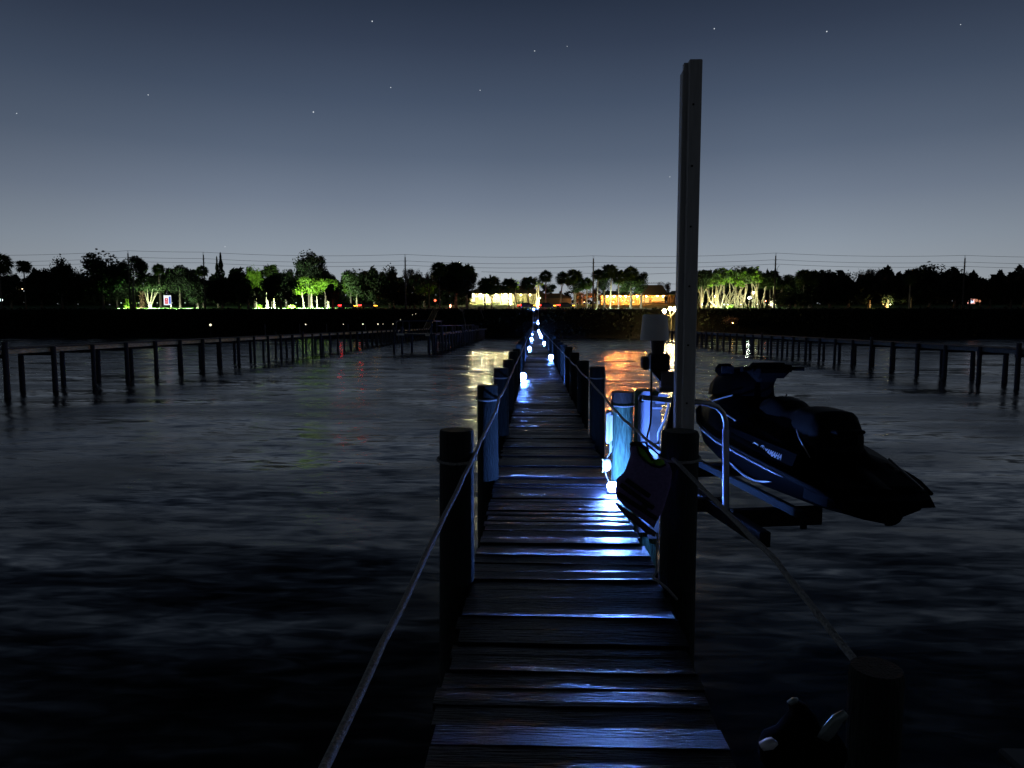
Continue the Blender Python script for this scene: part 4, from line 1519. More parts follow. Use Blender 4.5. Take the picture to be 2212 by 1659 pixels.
def hip_roof(m, x0, x1, y0, y1, z, h, ov=.7, ridge=.3):
    x0 -= ov; x1 += ov; y0 -= ov; y1 += ov
    w_ = x1 - x0
    rx0, rx1 = x0 + w_ * ridge, x1 - w_ * ridge
    ym = (y0 + y1) / 2
    v = [(x0, y0, z), (x1, y0, z), (x1, y1, z), (x0, y1, z), (rx0, ym, z + h), (rx1, ym, z + h), (x0, y0, z - .2), (x1, y0, z - .2), (x1, y1, z - .2), (x0, y1, z - .2)]
    m.add(v, [[0, 1, 5, 4], [1, 2, 5], [2, 3, 4, 5], [3, 0, 4], [6, 7, 1, 0], [7, 8, 2, 1], [8, 9, 3, 2], [9, 6, 0, 3], [9, 8, 7, 6]])


def bulb(parent, name, p, r, m_, n=8):
    r *= 1.28 if name != 'bulb' else 1
    a = MB(); a.sphere(p, r, n, 6)
    return a.obj(name, m_, parent)


HY = 262.0
hz = P(1100, 657, HY).z
hA = thing('house', 'bright white lit house with columns, left of the dock axis', 'house', (0, 0, 0))
xa, xb = P(1012, 650, HY).x, P(1172, 650, HY).x
eave = P(1100, 634, HY).z
a = MB()
a.box(((xa + xb) / 2, HY + 4, (hz + eave) / 2 - .4), (xb - xa, 6, eave - hz + .8)); a.obj('wall', M_wallw, hA)
a = MB(); hip_roof(a, xa, xb, HY - 1.5, HY + 7, eave, P(1100, 616, HY).z - eave, .6, .22)
rf = a.obj('roof', M_roof, hA)
for x in (1016, 1028, 1043, 1062, 1084, 1104, 1150, 1166):
    X = P(x, 650, HY - 1.4).x
    a = MB(); a.tube([(X, HY - 1.6, hz - .3), (X, HY - 1.6, eave - .1)], .16, 8); a.obj('column', M_col, hA)
for x0, x1, y0, y1 in ((1019, 1027, 640, 652), (1047, 1060, 640, 655), (1067, 1081, 640, 655), (1086, 1101, 640, 655)):
    p0, p1 = P(x0, y0, HY + .95), P(x1, y1, HY + .95)
    a = MB(); a.box(((p0.x + p1.x) / 2, HY + .97, (p0.z + p1.z) / 2), (p1.x - p0.x + .2, .06, p0.z - p1.z + .2)); wo = a.obj('window', M_col, hA)
    a = MB(); a.box(((p0.x + p1.x) / 2, HY + .93, (p0.z + p1.z) / 2), (p1.x - p0.x, .02, p0.z - p1.z)); a.obj('pane', G_win, wo)
for x in (1022, 1038, 1052, 1072, 1093):
    p = P(x, 639, HY - .6); bulb(hA, 'porch_lamp', (p.x, HY - .6, eave - .55), .14, G_yel)
for x in (1125, 1145):
    p = P(x, 639, HY - 1); bulb(hA, 'porch_lamp', (p.x, HY - .8, eave - .55), .06, G_yel)
for x in (1102, 1167):
    for k in range(3):
        p = P(x, 638 + k * 7, HY - 1.9); bulb(hA, 'wall_lamp', (p.x, HY - 2.0, p.z), .16, G_yel)
random.seed(3)
for i, x in enumerate((1070, 1113, 1120, 1127)):
    p = P(x, 652, HY - 3)
    a = MB()
    for _ in range(160):
        a.leaf((p.x + random.gauss(0, .35 if i else .9), HY - 3 + random.gauss(0, .3), hz + abs(random.gauss(.5, .35))), .16)
    t = a.obj('shrub', M_lime if i == 0 else M_leafd)
    tag(t, ['wide bushy shrub before the columns of the white lit house', 'leftmost of three small shrubs before the cream wall', 'middle of three small shrubs before the cream wall', 'rightmost of three small shrubs before the cream wall'][i], 'shrub', 'shrubs before the white house')

hB = thing('house', 'unlit brown gabled house beyond the dock end', 'house', (0, 0, 0))
xa, xb = P(1166, 650, 258).x, P(1234, 650, 258).x
z0 = ground(0, 258)
ev = P(1200, 644, 258).z; rg = P(1200, 633, 258).z
a = MB(); a.box(((xa + xb) / 2, 261, (z0 + ev) / 2 - .3), (xb - xa, 6, ev - z0 + .6)); a.obj('wall', M_brown, hB)
a = MB(); xr1 = P(1208, 650, 258).x
a.add([(xa - .4, 257.2, ev), (xb + .5, 257.2, ev), (xr1, 261, rg), (xa - .4, 261, rg), (xa - .4, 265, ev), (xb + .5, 265, ev)], [[0, 1, 2, 3], [3, 2, 5, 4], [1, 5, 2], [0, 3, 4]])
a.obj('roof', M_roof, hB)
a = MB(); a.box((P(1176, 640, 257).x, 257.9, P(0, 640, 257).z), (3.0, .1, .45)); a.obj('door_header', M_wallo, hB)
a = MB(); a.box((P(1170.5, 650, 257).x, 257.9, P(0, 652, 257).z), (.9, .1, 2.8)); a.obj('door', M_wallo, hB)

hC = thing('house', 'low house with hipped roof and orange lit open porch, right of the utility pole', 'house', (0, 0, 0))
OY = 256.0
oz = ground(0, OY)
xa, xb = P(1300, 650, OY).x, P(1440, 650, OY).x
ev = P(1400, 637, OY).z
a = MB(); a.box(((xa + xb) / 2, OY + 5.6, (oz + ev) / 2 - .3), (xb - xa, 5, ev - oz + .6)); a.obj('wall', M_wallo, hC)
a = MB()
xm = P(1375, 640, OY).x
hip_roof(a, xm, xb, OY - .5, OY + 8, ev, P(1400, 614.5, OY).z - ev, .6, .14)
hip_roof(a, xa, xm - 1.5, OY + .5, OY + 7.5, ev - .02, 1.6, .5, .2)
rf = a.obj('roof', M_roof, hC)
a = MB()
p0, p1 = P(1388, 614, OY + 4), P(1430, 614, OY + 4)
for i in range(12):
    a.sphere((p0.x + (p1.x - p0.x) * i / 11, OY + 3.8, P(0, 614, OY + 3.8).z + .1), .16, 6, 4)
a.obj('ridge_ornament', M_roof, rf)
for x in (1322, 1334, 1344, 1354, 1372, 1392, 1408, 1436):
    X = P(x, 650, OY).x
    a = MB(); a.tube([(X, OY - .1, oz - .2), (X, OY - .1, ev - .1)], .14, 8)
    a.obj('porch_post', mat('red_lit_post', (.45, .10, .05), .7) if x < 1390 else M_wallo, hC)  # red lamplight on the left posts is put into their colour
for x0, x1, y0, y1 in ((1342, 1348, 642, 652), (1352, 1366, 641, 650), (1382, 1402, 641, 654), (1410, 1434, 640, 650)):
    p0, p1 = P(x0, y0, OY + 3), P(x1, y1, OY + 3)
    a = MB(); a.box(((p0.x + p1.x) / 2, OY + 3.07, (p0.z + p1.z) / 2), (p1.x - p0.x + .25, .05, p0.z - p1.z + .25)); wo = a.obj('window', M_col, hC)
    a = MB(); a.box(((p0.x + p1.x) / 2, OY + 3.03, (p0.z + p1.z) / 2), (p1.x - p0.x, .02, p0.z - p1.z)); a.obj('pane', G_wino, wo)
for x in (1306, 1312, 1327, 1340, 1352, 1364, 1377, 1396, 1420, 1433):
    p = P(x, 641, OY + 1)
    bulb(hC, 'porch_lamp', (p.x, OY + 1.2, ev - .45), .15 if x < 1380 else .13, G_or if x < 1390 else glow('porch_bulb_amber', (1.0, .36, .07), 2100))
a = MB(); a.box(((P(1380, 660, OY).x + P(1462, 660, OY).x) / 2, OY - 2, ground(0, OY - 2) + .35), (P(1462, 660, OY).x - P(1380, 660, OY).x, .3, .7)); a.obj('terrace_wall', M_wallo, hC)

hD = thing('pavilion', 'small open pavilion with grey roof, just left of the tall lift post', 'pavilion', (0, 0, 0))
xa, xb = P(1445, 650, 258).x, P(1478, 650, 258).x
z0 = ground(0, 258); ev = P(1460, 636, 258).z
a = MB(); hip_roof(a, xa, xb, 256, 263, ev, 1.4, .5, .3); a.obj('roof', mat('grey_roof', (.16, .16, .17), .8), hD)
for x in (1447, 1455, 1466, 1476):
    X = P(x, 650, 258).x; a = MB(); a.tube([(X, 256.2, z0 - .2), (X, 256.2, ev - .1)], .16, 8); a.obj('post', M_wallo, hD)
a = MB(); a.box(((xa + xb) / 2, 262, (z0 + ev) / 2), (xb - xa, .2, ev - z0)); a.obj('wall', M_wallo, hD)

# white pillar beside the russet tree
a = MB(); p = P(1253, 652, 254); a.box((p.x, 254, ground(0, 254) + 1.8), (.8, .5, 3.6), bev=.05); a.box((p.x, 254, ground(0, 254) + 3.67), (1.0, .6, .16))
tag(a.obj('gate_pillar', M_wallo), 'pale lit gate pillar between the brown house and the orange lit house', 'pillar')

# ------------------------------------------------------------------ ground floodlights
FG = (glow('flood_white', (.80, 1.0, .75), 10), (.80, 1.0, .72))
FY = (glow('flood_yellow', (1.0, .93, .50), 25), (1.0, .92, .45))
FO = (glow('flood_amber', (1.0, .60, .20), 12), (1.0, .55, .16))
FPOW = 200000.0
random.seed(12)


def flood(x, Y, r, m_, label, dz=.9):
    if 1500 < x < 1640:
        r *= .50
    elif x < 720:
        Y = 183.0 + (Y - 185) * .3
        dz = 1.5
    elif x in (1300, 1345, 1390, 1530):
        r = .14; Y = 173.8; dz = 2.0
    p = P(x, 660, Y)
    z = ground(p.x, Y)
    t = thing('flood_lamp', label, 'lamp', (p.x, Y, z), 'garden lamps on the far lawn')
    a = MB(); a.tube([(0, 0, 0), (0, 0, dz - r * .6)], .04, 6); a.tube([(0, .0, dz - r * .9), (0, 0, dz - r * .5)], [r * .8, r * 1.0], 10); part('stand', a.mesh('stand', M_black), t)
    a = MB(); a.sphere((0, 0, dz), r, 10, 8); part('bulb', a.mesh('bulb', glow('path_lamp', (.8, 1, .75), 1.2) if dz > 1 else m_[0]), t)
    sl = bpy.data.lights.new('flood_beam', 'SPOT')
    sl.energy = FPOW * r * r * (.5 if x < 420 else 1.1 if x < 720 else 1); sl.color = m_[1]; sl.spot_size = R(130 if dz > 1 else 165); sl.spot_blend = .5; sl.shadow_soft_size = .12
    so_ = bpy.data.objects.new('flood_beam', sl); COL.objects.link(so_); so_.parent = t
    if x < 720:
        s2 = bpy.data.lights.new('lawn_beam', 'SPOT')
        s2.energy = FPOW * r * r * 9; s2.color = m_[1]; s2.spot_size = R(112); s2.spot_blend = .6; s2.shadow_soft_size = .1
        s2o = bpy.data.objects.new('lawn_beam', s2); COL.objects.link(s2o); s2o.parent = t
        s2o.location = (0, r * 1.2, dz); s2o.rotation_euler = (R(36), 0, 0)
    so_.location = (0, r * 1.2, dz + .05); so_.rotation_euler = (R(96 if x < 720 else 68 if dz > 1 else 94), 0, 0)


for x, Y, r, m_, lab in (
        (262, 187, .13, FG, 'white lamp on the lawn under the biggest oak, leftmost of the garden lamps'),
        (300, 187, .11, FG, 'white lamp at the foot of the lit trunk left of the garden sign'),
        (324, 188, .22, FG, 'big white lamp at the foot of the pale forked tree left of the garden sign'),
        (340, 186, .12, FG, 'small white lamp just left of the garden sign'),
        (372, 185, .10, FG, 'small white lamp right of the garden sign'),
        (400, 185, .12, FG, 'white lamp on the lawn strip right of the garden sign'),
        (556, 186, .12, FG, 'white lamp on the left of the second lit lawn'),
        (578, 186, .17, FG, 'white lamp at the first pale trunk of the second lit lawn'),
        (594, 186, .13, FG, 'white lamp at the cone-shaped trunk of the second lit lawn'),
        (618, 185, .12, FG, 'white lamp in front of the black rounded tree'),
        (640, 185, .12, FG, 'white lamp just right of the black rounded tree'),
        (657, 186, .17, FG, 'white lamp at the leaning trunk under the lumpy pine'),
        (684, 186, .17, FG, 'white lamp at the right trunk under the lumpy pine'),
        (705, 185, .15, FG, 'white lamp at the right end of the second lit lawn'),
        (1098, 186, .07, FY, 'yellow lamp before the palm with lit trunk'),
        (1160, 186, .17, FY, 'yellow lamp at the lit trunk above the dock'),
        (1046, 254, .13, FY, 'yellow lamp in the shrubs of the white lit house'),
        (1325, 250, .2, FO, 'amber lamp at the left end of the orange lit porch'),
        (1368, 250, .18, FO, 'amber lamp before the middle of the orange lit porch'),
        (1262, 254, .12, FO, 'amber lamp under the russet tree'),
        (1517, 186, .19, FY, 'yellow-white lamp in the grove nearest the tall lift post'),
        (1542, 187, .20, FY, 'yellow-white lamp in the grove, second from the tall lift post'),
        (1564, 185, .24, FG, 'bright white lamp low in the grove, left of a pair'),
        (1572, 184, .24, FG, 'bright white lamp low in the grove, right of a pair'),
        (1600, 187, .15, FY, 'yellow-white lamp among the grove trunks right of the bright pair'),
        (1636, 186, .12, FY, 'yellow-white lamp at the right end of the grove'),
        (1666, 184, .13, FG, 'greenish lamp by the pale urn near the transformer pole'),
        (1300, 176, .09, FG, 'greenish lamp on the lawn edge at the centre utility pole'),
        (1345, 176, .09, FG, 'greenish lamp on the lawn edge before the orange lit house'),
        (1390, 176, .09, FG, 'greenish lamp on the lawn edge before the low roofed house'),
        (1530, 176, .08, FG, 'small greenish lamp on the lawn edge right of the tall lift post'),
        (1908, 184, .07, FO, 'small amber lamp in the right-hand woods'),
        (1923, 184, .09, FY, 'small yellow lamp beside the amber one in the right-hand woods')):
    flood(x, Y, r, m_, lab)
for (x, y_, Y, r, m_, lab) in ((1619, 643, 190, .30, glow('hung_white', (.9, 1, .8), 160), 'round white lamp hung in the right of the grove'), (1628, 632, 192, .22, glow('hung_yellow', (1, .92, .5), 160), 'upper lamp hung in the right of the grove'),
                               (1545, 640, 191, .20, glow('hung_yellow', (1, .92, .5), 160), 'lamp hung halfway up the left grove trunks'),
                               (1654, 650, 186, .09, glow('red_lamp', (1, .15, .08), 60), 'small red lamp right of the grove'),
                               (48, 625, 190, .22, glow('dim_amber', (1, .7, .4), 6), 'round amber window light in the woods at far left'),
                               (53, 628, 190, .15, glow('dim_white', (.8, .9, 1), 6), 'white light beside the amber one at far left'),
                               (64, 621, 190, .14, glow('dim_white', (.8, .9, 1), 6), 'upper white light in the woods at far left'),
                               (2, 648, 184, .42, glow('dim_cyan', (.7, 1, .95), 3), 'pale cyan lamp at the left edge of the far shore'),
                               (818, 628, 184, .12, WARMS, 'tiny warm light in the black trees left of the bare trees'),
                               (423, 647, 190, .28, glow('dim_amber', (1, .7, .4), 6), 'dim pair of warm lights in the woods right of the garden sign'),
                               (940, 649, 186, .3, glow('red_glow', (1, .12, .05), 4), 'red light at the left of the black palm clump'),
                               (973, 661, 184, .22, glow('hot_red', (1, .25, .15), 12), 'tall red light under the black palm clump')):
    p = P(x, y_, Y)
    t = thing('lamp', lab, 'lamp', (p.x, Y, ground(p.x, Y)), 'single lights on the far shore')
    h = p.z - ground(p.x, Y)
    a = MB(); a.tube([(0, .1, 0), (0, .1, h)], .05, 5); part('post', a.mesh('post', M_beam), t)
    a = MB(); a.sphere((0, 0, h), r, 10, 8, (1, 1, 1.8 if x == 973 else 1)); part('bulb', a.mesh('bulb', m_), t)

# pale trunks in the lit gardens
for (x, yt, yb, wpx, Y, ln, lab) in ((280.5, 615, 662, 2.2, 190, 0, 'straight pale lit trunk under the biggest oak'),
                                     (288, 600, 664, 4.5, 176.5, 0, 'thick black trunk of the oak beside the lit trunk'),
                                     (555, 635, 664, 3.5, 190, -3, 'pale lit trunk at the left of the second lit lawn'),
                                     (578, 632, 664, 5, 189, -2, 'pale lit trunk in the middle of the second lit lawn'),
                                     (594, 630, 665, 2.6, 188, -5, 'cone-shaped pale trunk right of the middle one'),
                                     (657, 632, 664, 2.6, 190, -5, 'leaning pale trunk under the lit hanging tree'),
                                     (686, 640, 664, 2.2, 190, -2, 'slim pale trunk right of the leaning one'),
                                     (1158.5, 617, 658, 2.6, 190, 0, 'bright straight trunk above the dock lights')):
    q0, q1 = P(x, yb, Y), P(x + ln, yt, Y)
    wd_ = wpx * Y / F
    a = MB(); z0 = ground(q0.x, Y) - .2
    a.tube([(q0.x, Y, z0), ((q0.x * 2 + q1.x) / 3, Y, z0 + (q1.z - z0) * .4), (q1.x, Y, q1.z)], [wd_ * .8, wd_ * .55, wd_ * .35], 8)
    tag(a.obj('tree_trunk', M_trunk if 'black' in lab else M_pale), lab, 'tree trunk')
# forked pale tree by the garden sign
a = MB()
b0 = P(324, 662, 190)
b0.z = ground(b0.x, 190) - .1
for (x, y_) in ((312, 628), (318, 624), (330, 624), (336, 630), (345, 622)):
    q = P(x, y_, 190 + random.uniform(-1, 1))
    a.tube([b0, b0.lerp(q, .5) + Vector((random.gauss(0, .15), 0, .1)), q], [.22, .15, .08], 6)
ft = thing('forked_tree', 'pale tree with many forked stems left of the garden sign', 'tree', (0, 0, 0))
a.obj('stems', M_pale, ft)
a = MB()
for _ in range(900):
    q = P(random.gauss(328, 18), random.gauss(622, 5), 190 + random.uniform(-3, 2)); a.leaf(q, .22)
a.obj('crown', M_leaf, ft)
# hedge of flowering shrubs near the sign
for (x, w_, h_, m_, lab) in ((275, 5, 2.6, M_lime, 'lit green shrub at the foot of the biggest oak'), (291, 3, 1.9, M_lime, 'small lit shrub right of the thick black trunk'),
                             (307, 8, 4.6, M_rust, 'tall flowering shrub left of the pale forked tree'), (560, 5, 1.0, M_lime, 'low lit shrub at the left pale trunk'), (630, 9, .9, M_lime, 'low lit hedge before the black rounded tree'),
                             (1670, 7, 2.8, M_pale, 'pale conical urn-like shrub near the transformer pole'), (1578, 9, .6, M_lime, 'low shrub before the bright lamp pair')):
    a = MB(); p = P(x, 660, 189 if x < 600 else 186); Y = p.y; z0 = ground(p.x, Y)
    for _ in range(420):
        k_ = random.random()
        a.leaf((p.x + random.gauss(0, w_ * .05) * (1 - k_ * .5) * 1.2, Y + random.gauss(0, .4), z0 + k_ * h_), .14)
    tag(a.obj('shrub', m_), lab, 'shrub')
a = MB()
for _ in range(500):
    p = P(random.gauss(1579, 7), random.gauss(692, 3.5), 163); a.leaf((p.x, 163 + random.gauss(0, .6), p.z), .2)
tag(a.obj('shrub', M_rust), 'amber-tinged shrub hanging on the bluff below the grove', 'shrub')
pp = P(1579, 696, 162)
a = MB(); a.sphere((0, 0, 0), .07, 8, 6)
t = thing('lamp', 'small amber lamp hidden in the shrub on the bluff below the grove', 'lamp', (pp.x + .3, 161.6, pp.z - .2), 'single lights on the far shore')
part('bulb', a.mesh('bulb', glow('shrub_amber', (1, .5, .15), 60)), t)

# ------------------------------------------------------------------ the lit grove: many curved stems with leafy heads
M_grove = mat('grove_bark', (0.17, 0.145, 0.09), 0.85, noise=0.5, nscale=2.5, stretch=(1, 1, 2), bump=0.5)
random.seed(77)
GH = [round_crown(51, M_lime, 6, 700, .10), round_crown(52, M_palm, 6, 700, .10)]
gi = 0
for (x, lab, heads) in (
        (1515, 'first twisted pale tree of the grove, next to the tall lift post', [(1508, 612), (1520, 606), (1530, 612)]),
        (1538, 'second twisted pale tree of the grove', [(1524, 610), (1541, 604), (1552, 612), (1556, 600)]),
        (1552, 'twisted tree with two crossing stems, third in the grove', [(1543, 598), (1560, 608), (1566, 596)]),
        (1570, 'tree with a long arching stem in the middle of the grove', [(1580, 590), (1592, 596), (1562, 588), (1600, 602)]),
        (1588, 'wide many-stemmed tree right of the middle of the grove', [(1578, 604), (1590, 590), (1606, 594), (1612, 606)]),
        (1604, 'slender crooked tree in the right half of the grove', [(1598, 612), (1610, 600), (1618, 598)]),
        (1630, 'tall bright-crowned tree at the right of the grove', [(1622, 590), (1630, 584), (1638, 592), (1632, 602), (1624, 606)]),
        (1653, 'bare cut trunk at the right end of the grove', [(1655, 612)])):
    Y = random.uniform(189, 194)
    b0 = P(x, 664, Y); z0 = ground(b0.x, Y)
    t = thing('twisted_tree', lab, 'tree', (b0.x, Y, z0), 'twisted lit trees of the grove')
    a = MB()
    for (hx, hy) in heads:
        q = P(hx, hy + 6, Y + random.uniform(-1.5, 1.5)) - Vector((b0.x, Y, z0))
        s0 = Vector((random.gauss(0, .45), random.gauss(0, .3), -.15))
        m1_ = s0.lerp(q, .35) + Vector((random.gauss(0, 1.3), 0, .3)); m2_ = s0.lerp(q, .7) + Vector((random.gauss(0, 1.0), 0, .9))
        pts = []
        for i in range(9):
            u_ = i / 8
            pts.append(s0 * (1 - u_) ** 3 + m1_ * 3 * u_ * (1 - u_) ** 2 + m2_ * 3 * u_ * u_ * (1 - u_) + q * u_ ** 3)
        a.tube(pts, [.24 - .015 * i for i in range(9)], 6)
        # a second prop stem
        s1 = s0 + Vector((random.choice([-1, 1]) * random.uniform(.8, 1.6), 0, 0))
        mid = pts[4]
        if hx % 3:
            a.tube([s1, (s1 + mid) / 2 + Vector((0, 0, .3)), mid], [.13, .10, .08], 5)
    part('stems', a.mesh('stems', M_grove), t)
    if len(heads) > 1:
        for (hx, hy) in heads:
            q = P(hx, hy, Y) - Vector((b0.x, Y, z0))
            r_ = random.uniform(1.4, 2.1)
            part('crown', GH[gi % 2], t, q, (0, 0, random.random() * 6), (r_, r_, r_ * .75)); gi += 1

# ------------------------------------------------------------------ bright lamp cluster on the near bank
lc = thing('lamp_cluster', 'three dazzling warm lamps on a bent stem, left of the tall lift post', 'lamp', (0, 0, 0))
HOT = glow('dazzling_lamp', (1.0, .68, .28), 280)
cy_ = 160.0
zb = ground(P(1450, 700, cy_).x, cy_)
bp_ = P(1452, 690, cy_)
for (x, y_, r) in ((1435, 672, .42), (1448, 667, .42), (1458, 668, .50)):
    p = P(x, y_, cy_); bulb(lc, 'bulb', p, r, HOT)
a = MB()
pc = P(1449, 684, cy_)
a.tube([(pc.x + .2, cy_ + .3, zb - .5), (pc.x + .2, cy_ + .3, pc.z - .6), (pc.x, cy_ + .3, pc.z)], .07, 8)
for (x, y_) in ((1435, 675), (1448, 670), (1458, 671)):
    p = P(x, y_, cy_); a.tube([(pc.x, cy_ + .3, pc.z), (p.x, cy_ + .4, p.z - .3)], .05, 6)
a.obj('stem', M_pale, lc)

# ------------------------------------------------------------------ signs
def sign(x0, x1, y0, y1, Y, name, label):
    p0, p1 = P(x0, y0, Y), P(x1, y1, Y)
    t = thing(name, label, 'sign', ((p0.x + p1.x) / 2, Y, p1.z))
    return t, p1.x - p0.x, p0.z - p1.z


t, W_, H_ = sign(353, 370, 638, 659, 184, 'garden_sign', 'lit blue and white sign with red panel standing on the lawn at left')
a = MB(); a.box((0, .06, H_ / 2), (W_, .12, H_), bev=.25 if False else .05); part('board', a.mesh('board', glow('sign_white', (.85, .92, 1), 1.1)), t)
a = MB(); a.box((W_ * .34, -.02, H_ * .5), (W_ * .22, .03, H_ * .72), bev=.01); part('blue_panel', a.mesh('blue_panel', glow('sign_blue', (.03, .12, .75), 1.0)), t)
a = MB(); a.box((-W_ * .12, -.02, H_ * .42), (W_ * .42, .03, H_ * .58), bev=.01); rp = part('red_panel', a.mesh('red_panel', glow('sign_red', (.75, .04, .05), 1.0)), t)
a = MB(); a.box((-W_ * .12, -.045, H_ * .40), (W_ * .30, .01, .07)); a.box((-W_ * .12, -.045, H_ * .28), (W_ * .30, .01, .06)); a.sphere((-W_ * .12, -.03, H_ * .58), .14, 8, 6, (1, .2, 1))
part('pale_marks', a.mesh('pale_marks', MATS['sign_white']), rp)
a = MB()
for s in (-1, 1):
    a.tube([(s * W_ * .4, .06, -.9), (s * W_ * .4, .06, .1)], .06, 6)
part('legs', a.mesh('legs', M_pale), t)
t, W_, H_ = sign(2091, 2106, 645, 656, 184, 'lit_window_sign', 'small lit pink and blue-white sign in the woods at far right')
a = MB(); a.box((0, .06, H_ / 2), (W_, .1, H_)); part('board', a.mesh('board', glow('sign_pink', (1, .45, .36), .9)), t)
a = MB(); a.sphere((0, 0, H_ * .42), .62, 14, 8, (1, .12, .62)); part('blue_oval', a.mesh('blue_oval', glow('sign_oval', (.6, .7, 1), 2.2)), t)
a = MB(); a.sphere((W_ * .72, .02, H_ * .62), .36, 10, 6, (1, .3, 1)); a.sphere((W_ * 1.15, .02, H_ * .5), .3, 10, 6, (1, .3, 1)); part('amber_dots', a.mesh('amber_dots', glow('sign_amber', (.8, .3, .16), .7)), t)
a = MB(); a.tube([(0, .1, -2), (0, .1, .1)], .08, 6); part('post', a.mesh('post', M_beam), t)

# ------------------------------------------------------------------ cars on the road
M_car = mat('car_paint', (.05, .05, .055), .25, .3, noise=.05)
M_glass = mat('car_glass', (.02, .02, .025), .08, noise=.05)
TAIL = glow('tail_lamp', (1.0, .012, .006), 34)
HEAD = glow('head_lamp', (1.0, .42, .03), 9)
AMB = glow('side_marker', (1.0, .45, .08), 70)


def make_car(tail):
    t = thing('car', 'x', 'car', (0, 0, 0), 'cars on the shore road')
    prof_ = [(-2.25, .35), (-2.25, .85), (-2.1, .98), (-1.55, 1.02), (-1.0, 1.42), (.55, 1.44), (1.15, 1.0), (2.0, .88), (2.25, .7), (2.25, .35)]
    secs = []
    for yv, k_ in ((-.88, .0), (-.84, .03), (-.70, .06), (.70, .06), (.84, .03), (.88, 0)):
        secs.append([(x, yv * (1 if z < 1.05 else .84), z + (k_ if z > 1 else 0)) for x, z in prof_])
    m = loft(secs, closed=True, smooth=False)
    part('body', m.mesh('body', M_car), t)
    a = MB()
    for s in (-1, 1):
        a.add([(-1.35, s * .86, 1.05), (.95, s * .86, 1.05), (.5, s * .775, 1.38), (-.95, s * .775, 1.38)], [[0, 1, 2, 3]])
    part('side_windows', a.mesh('side_windows', M_glass), t)
    for s in (-1, 1):
        for xw in (-1.4, 1.4):
            a = MB(); a.tube([(xw, s * .72, .32), (xw, s * .90, .32)], .32, 18); wh = part('wheel', a.mesh('wheel', M_grip), t)
            a = MB(); a.tube([(xw, s * .89, .32), (xw, s * .915, .32)], .19, 14); part('rim', a.mesh('rim', M_alu), wh)
    for s in (-1, 1):
        a = MB(); a.box((-1.90, s * .72, .84), (.80, .40, .22), bev=.04); part('tail_light', a.mesh('tail_light', tail), t)
        a = MB(); a.box((1.98, s * .68, .72), (.60, .44, .18), bev=.04); part('headlight', a.mesh('headlight', HEAD), t)
    return t


def copy_thing(o, loc, label, scale=1):
    def cp(q, par):
        c = q.copy(); COL.objects.link(c)
        if par:
            c.parent = par
        for ch in q.children:
            cp(ch, c)
        return c
    kids = list(o.children)
    r = o.copy(); COL.objects.link(r)
    for ch in kids:
        cp(ch, r)
    r.location = loc
    r['label'] = label
    return r


car0 = make_car(TAIL)
car1 = make_car(glow('tail_lamp_dim', (1.0, .012, .012), 26))
cars = [(1138, 179.8, 0, 'dark car with red tail lamps, leftmost of three at the dock end'), (1181, 177.2, 0, 'dark car in the middle of three at the dock end'),
        (1222, 179.8, 0, 'dark car with yellow headlamps, rightmost of three at the dock end'),
        (752, 177.2, 1, 'dark car with red tail lamps, leftmost of two under the spreading green tree'), (795, 179.8, 1, 'dark car with red tail lamps, right of two under the spreading green tree')]
for i, (x, Y, q, lab) in enumerate(cars):
    X = P(x, 665, Y).x
    loc = (X, Y, ground(X, Y) + .04)
    src = car1 if q else car0
    if i in (0, 3):
        src.location = loc; src['label'] = lab
    else:
        copy_thing(src, loc, lab)

# ------------------------------------------------------------------ utility poles and wires
UY = 178.0 + 5.5
polesx = [(276, 542), (439, 545), (875, 550), (1282, 553), (1676, 547), (2085, 552)]
names = ['utility pole whose tip shows above the biggest oak', 'utility pole left of the pointed conifer', 'utility pole beside the bare trees left of centre',
         'utility pole with a lit foot in the centre, right of the dock', 'utility pole with transformer right of the lit grove', 'utility pole before the big oak at far right']
tops = []
UY = 174.2
for (x, y_), nm in zip(polesx, names):
    p = P(x, y_, UY)
    z0 = ground(p.x, UY)
    t = thing('utility_pole', nm, 'utility pole', (p.x, UY, z0), 'utility poles along the shore road')
    H = p.z - z0
    a = MB(); a.tube([(0, 0, -.3), (0, 0, H - .9), (0, 0, H - .6)], [.23, .15, .14], 8); part('pole', a.mesh('pole', M_poleW), t)
    a = MB(); a.tube([(-.12, 0, H - .8), (-.12, 0, H + .1)], .03, 5); a.tube([(.12, 0, H - .8), (.12, 0, H)], .03, 5)
    for dz in (1.55, 2.6):
        a.tube([(0, 0, H - dz - .2), (.5, 0, H - dz)], .035, 5); a.tube([(0, 0, H - dz - .35), (-.45, 0, H - dz - .2)], .03, 5)
    part('insulators', a.mesh('insulators', M_poleW), t)
    if x == 1676:
        a = MB(); a.tube([(.55, 0, H - 5.8), (.55, 0, H - 4.9)], .26, 10); a.tube([(.2, 0, H - 5.3), (.55, 0, H - 5.3)], .06, 5); a.tube([(.6, 0, H - 4.9), (.5, 0, H - 3.6), (.95, 0, H - 2.9)], .04, 5)
        part('transformer', a.mesh('transformer', M_dkmetal), t)
    tops.append((p.x, UY, p.z))
M_wire2 = mat('aerial_wire', (.02, .02, .022), .5)
tops = [(P(-40, 552, UY).x, UY, P(-40, 552, UY).z)] + tops + [(P(2330, 556, UY).x, UY, P(2330, 556, UY).z)]
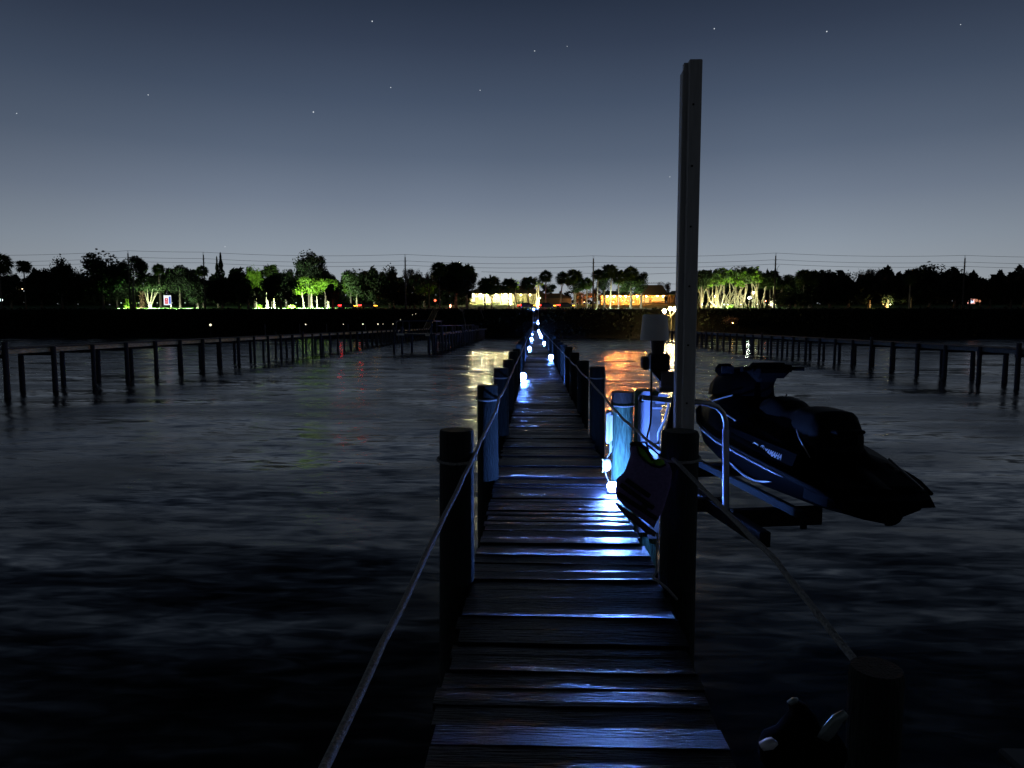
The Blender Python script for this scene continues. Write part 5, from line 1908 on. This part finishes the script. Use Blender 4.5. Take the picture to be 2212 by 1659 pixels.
for li, (dz, nm) in enumerate(((-.05, 'topmost'), (1.55, 'middle'), (2.6, 'lowest of the three upper'))):
    a = MB()
    for A, B in zip(tops[:-1], tops[1:]):
        A = Vector(A); B = Vector(B)
        pts = []
        for i in range(13):
            t_ = i / 12
            q = A.lerp(B, t_); q.z -= dz + .9 * 4 * t_ * (1 - t_) * ((B.x - A.x) / 48) ** 2 * .6
            q.x += .12 if li else -.12
            pts.append(q)
        a.tube(pts, .034, 4, cap=False)
    tag(a.obj('power_line', M_wire2), '%s overhead wire strung between the utility poles along the shore' % nm, 'wire', 'overhead wires')
a = MB()
pts = [P(x, y_, 240) for x, y_ in ((1040, 587), (1100, 589), (1250, 590), (1400, 592), (1500, 588))]
a.tube(pts, .05, 4)
tag(a.obj('power_line', M_wire2), 'distant lower wire passing behind the centre palms', 'wire', 'overhead wires')
a = MB(); a.tube([P(x, y_, 240) for x, y_ in ((1130, 616), (1220, 612), (1320, 611), (1480, 614))], .05, 4)
tag(a.obj('power_line', M_wire2), 'lowest distant wire just above the roofs of the houses', 'wire', 'overhead wires')

# ------------------------------------------------------------------ night air
HAZE = 0.0
if HAZE > 0:
    hzm = bpy.data.materials.new('night_air'); hzm.use_nodes = True
    hn = hzm.node_tree; hn.nodes.remove(hn.nodes['Principled BSDF'])
    pv = hn.nodes.new('ShaderNodeVolumePrincipled'); pv.inputs['Density'].default_value = HAZE
    pv.inputs['Color'].default_value = (.8, .85, .95, 1); pv.inputs['Anisotropy'].default_value = 0.0
    hn.links.new(pv.outputs[0], hn.nodes['Material Output'].inputs['Volume'])
    a = MB(); a.box((0, 900, 15), (3400, 4300, 40)); tag(a.obj('haze', hzm), kind='stuff')

# ------------------------------------------------------------------ render settings
sc.render.engine = 'CYCLES'
cy = sc.cycles
cy.max_bounces = 5
cy.diffuse_bounces = 2
cy.glossy_bounces = 3
cy.transmission_bounces = 2
cy.volume_bounces = 0
cy.sample_clamp_indirect = 4
cy.sample_clamp_direct = 0
cy.use_denoising = True
try:
    cy.denoiser = 'OPENIMAGEDENOISE'
except Exception:
    pass
cy.use_light_tree = True
cy.caustics_reflective = False
cy.caustics_refractive = False
sc.view_settings.view_transform = 'Standard'
sc.view_settings.look = 'None'
sc.view_settings.exposure = 0
sc.view_settings.gamma = 1
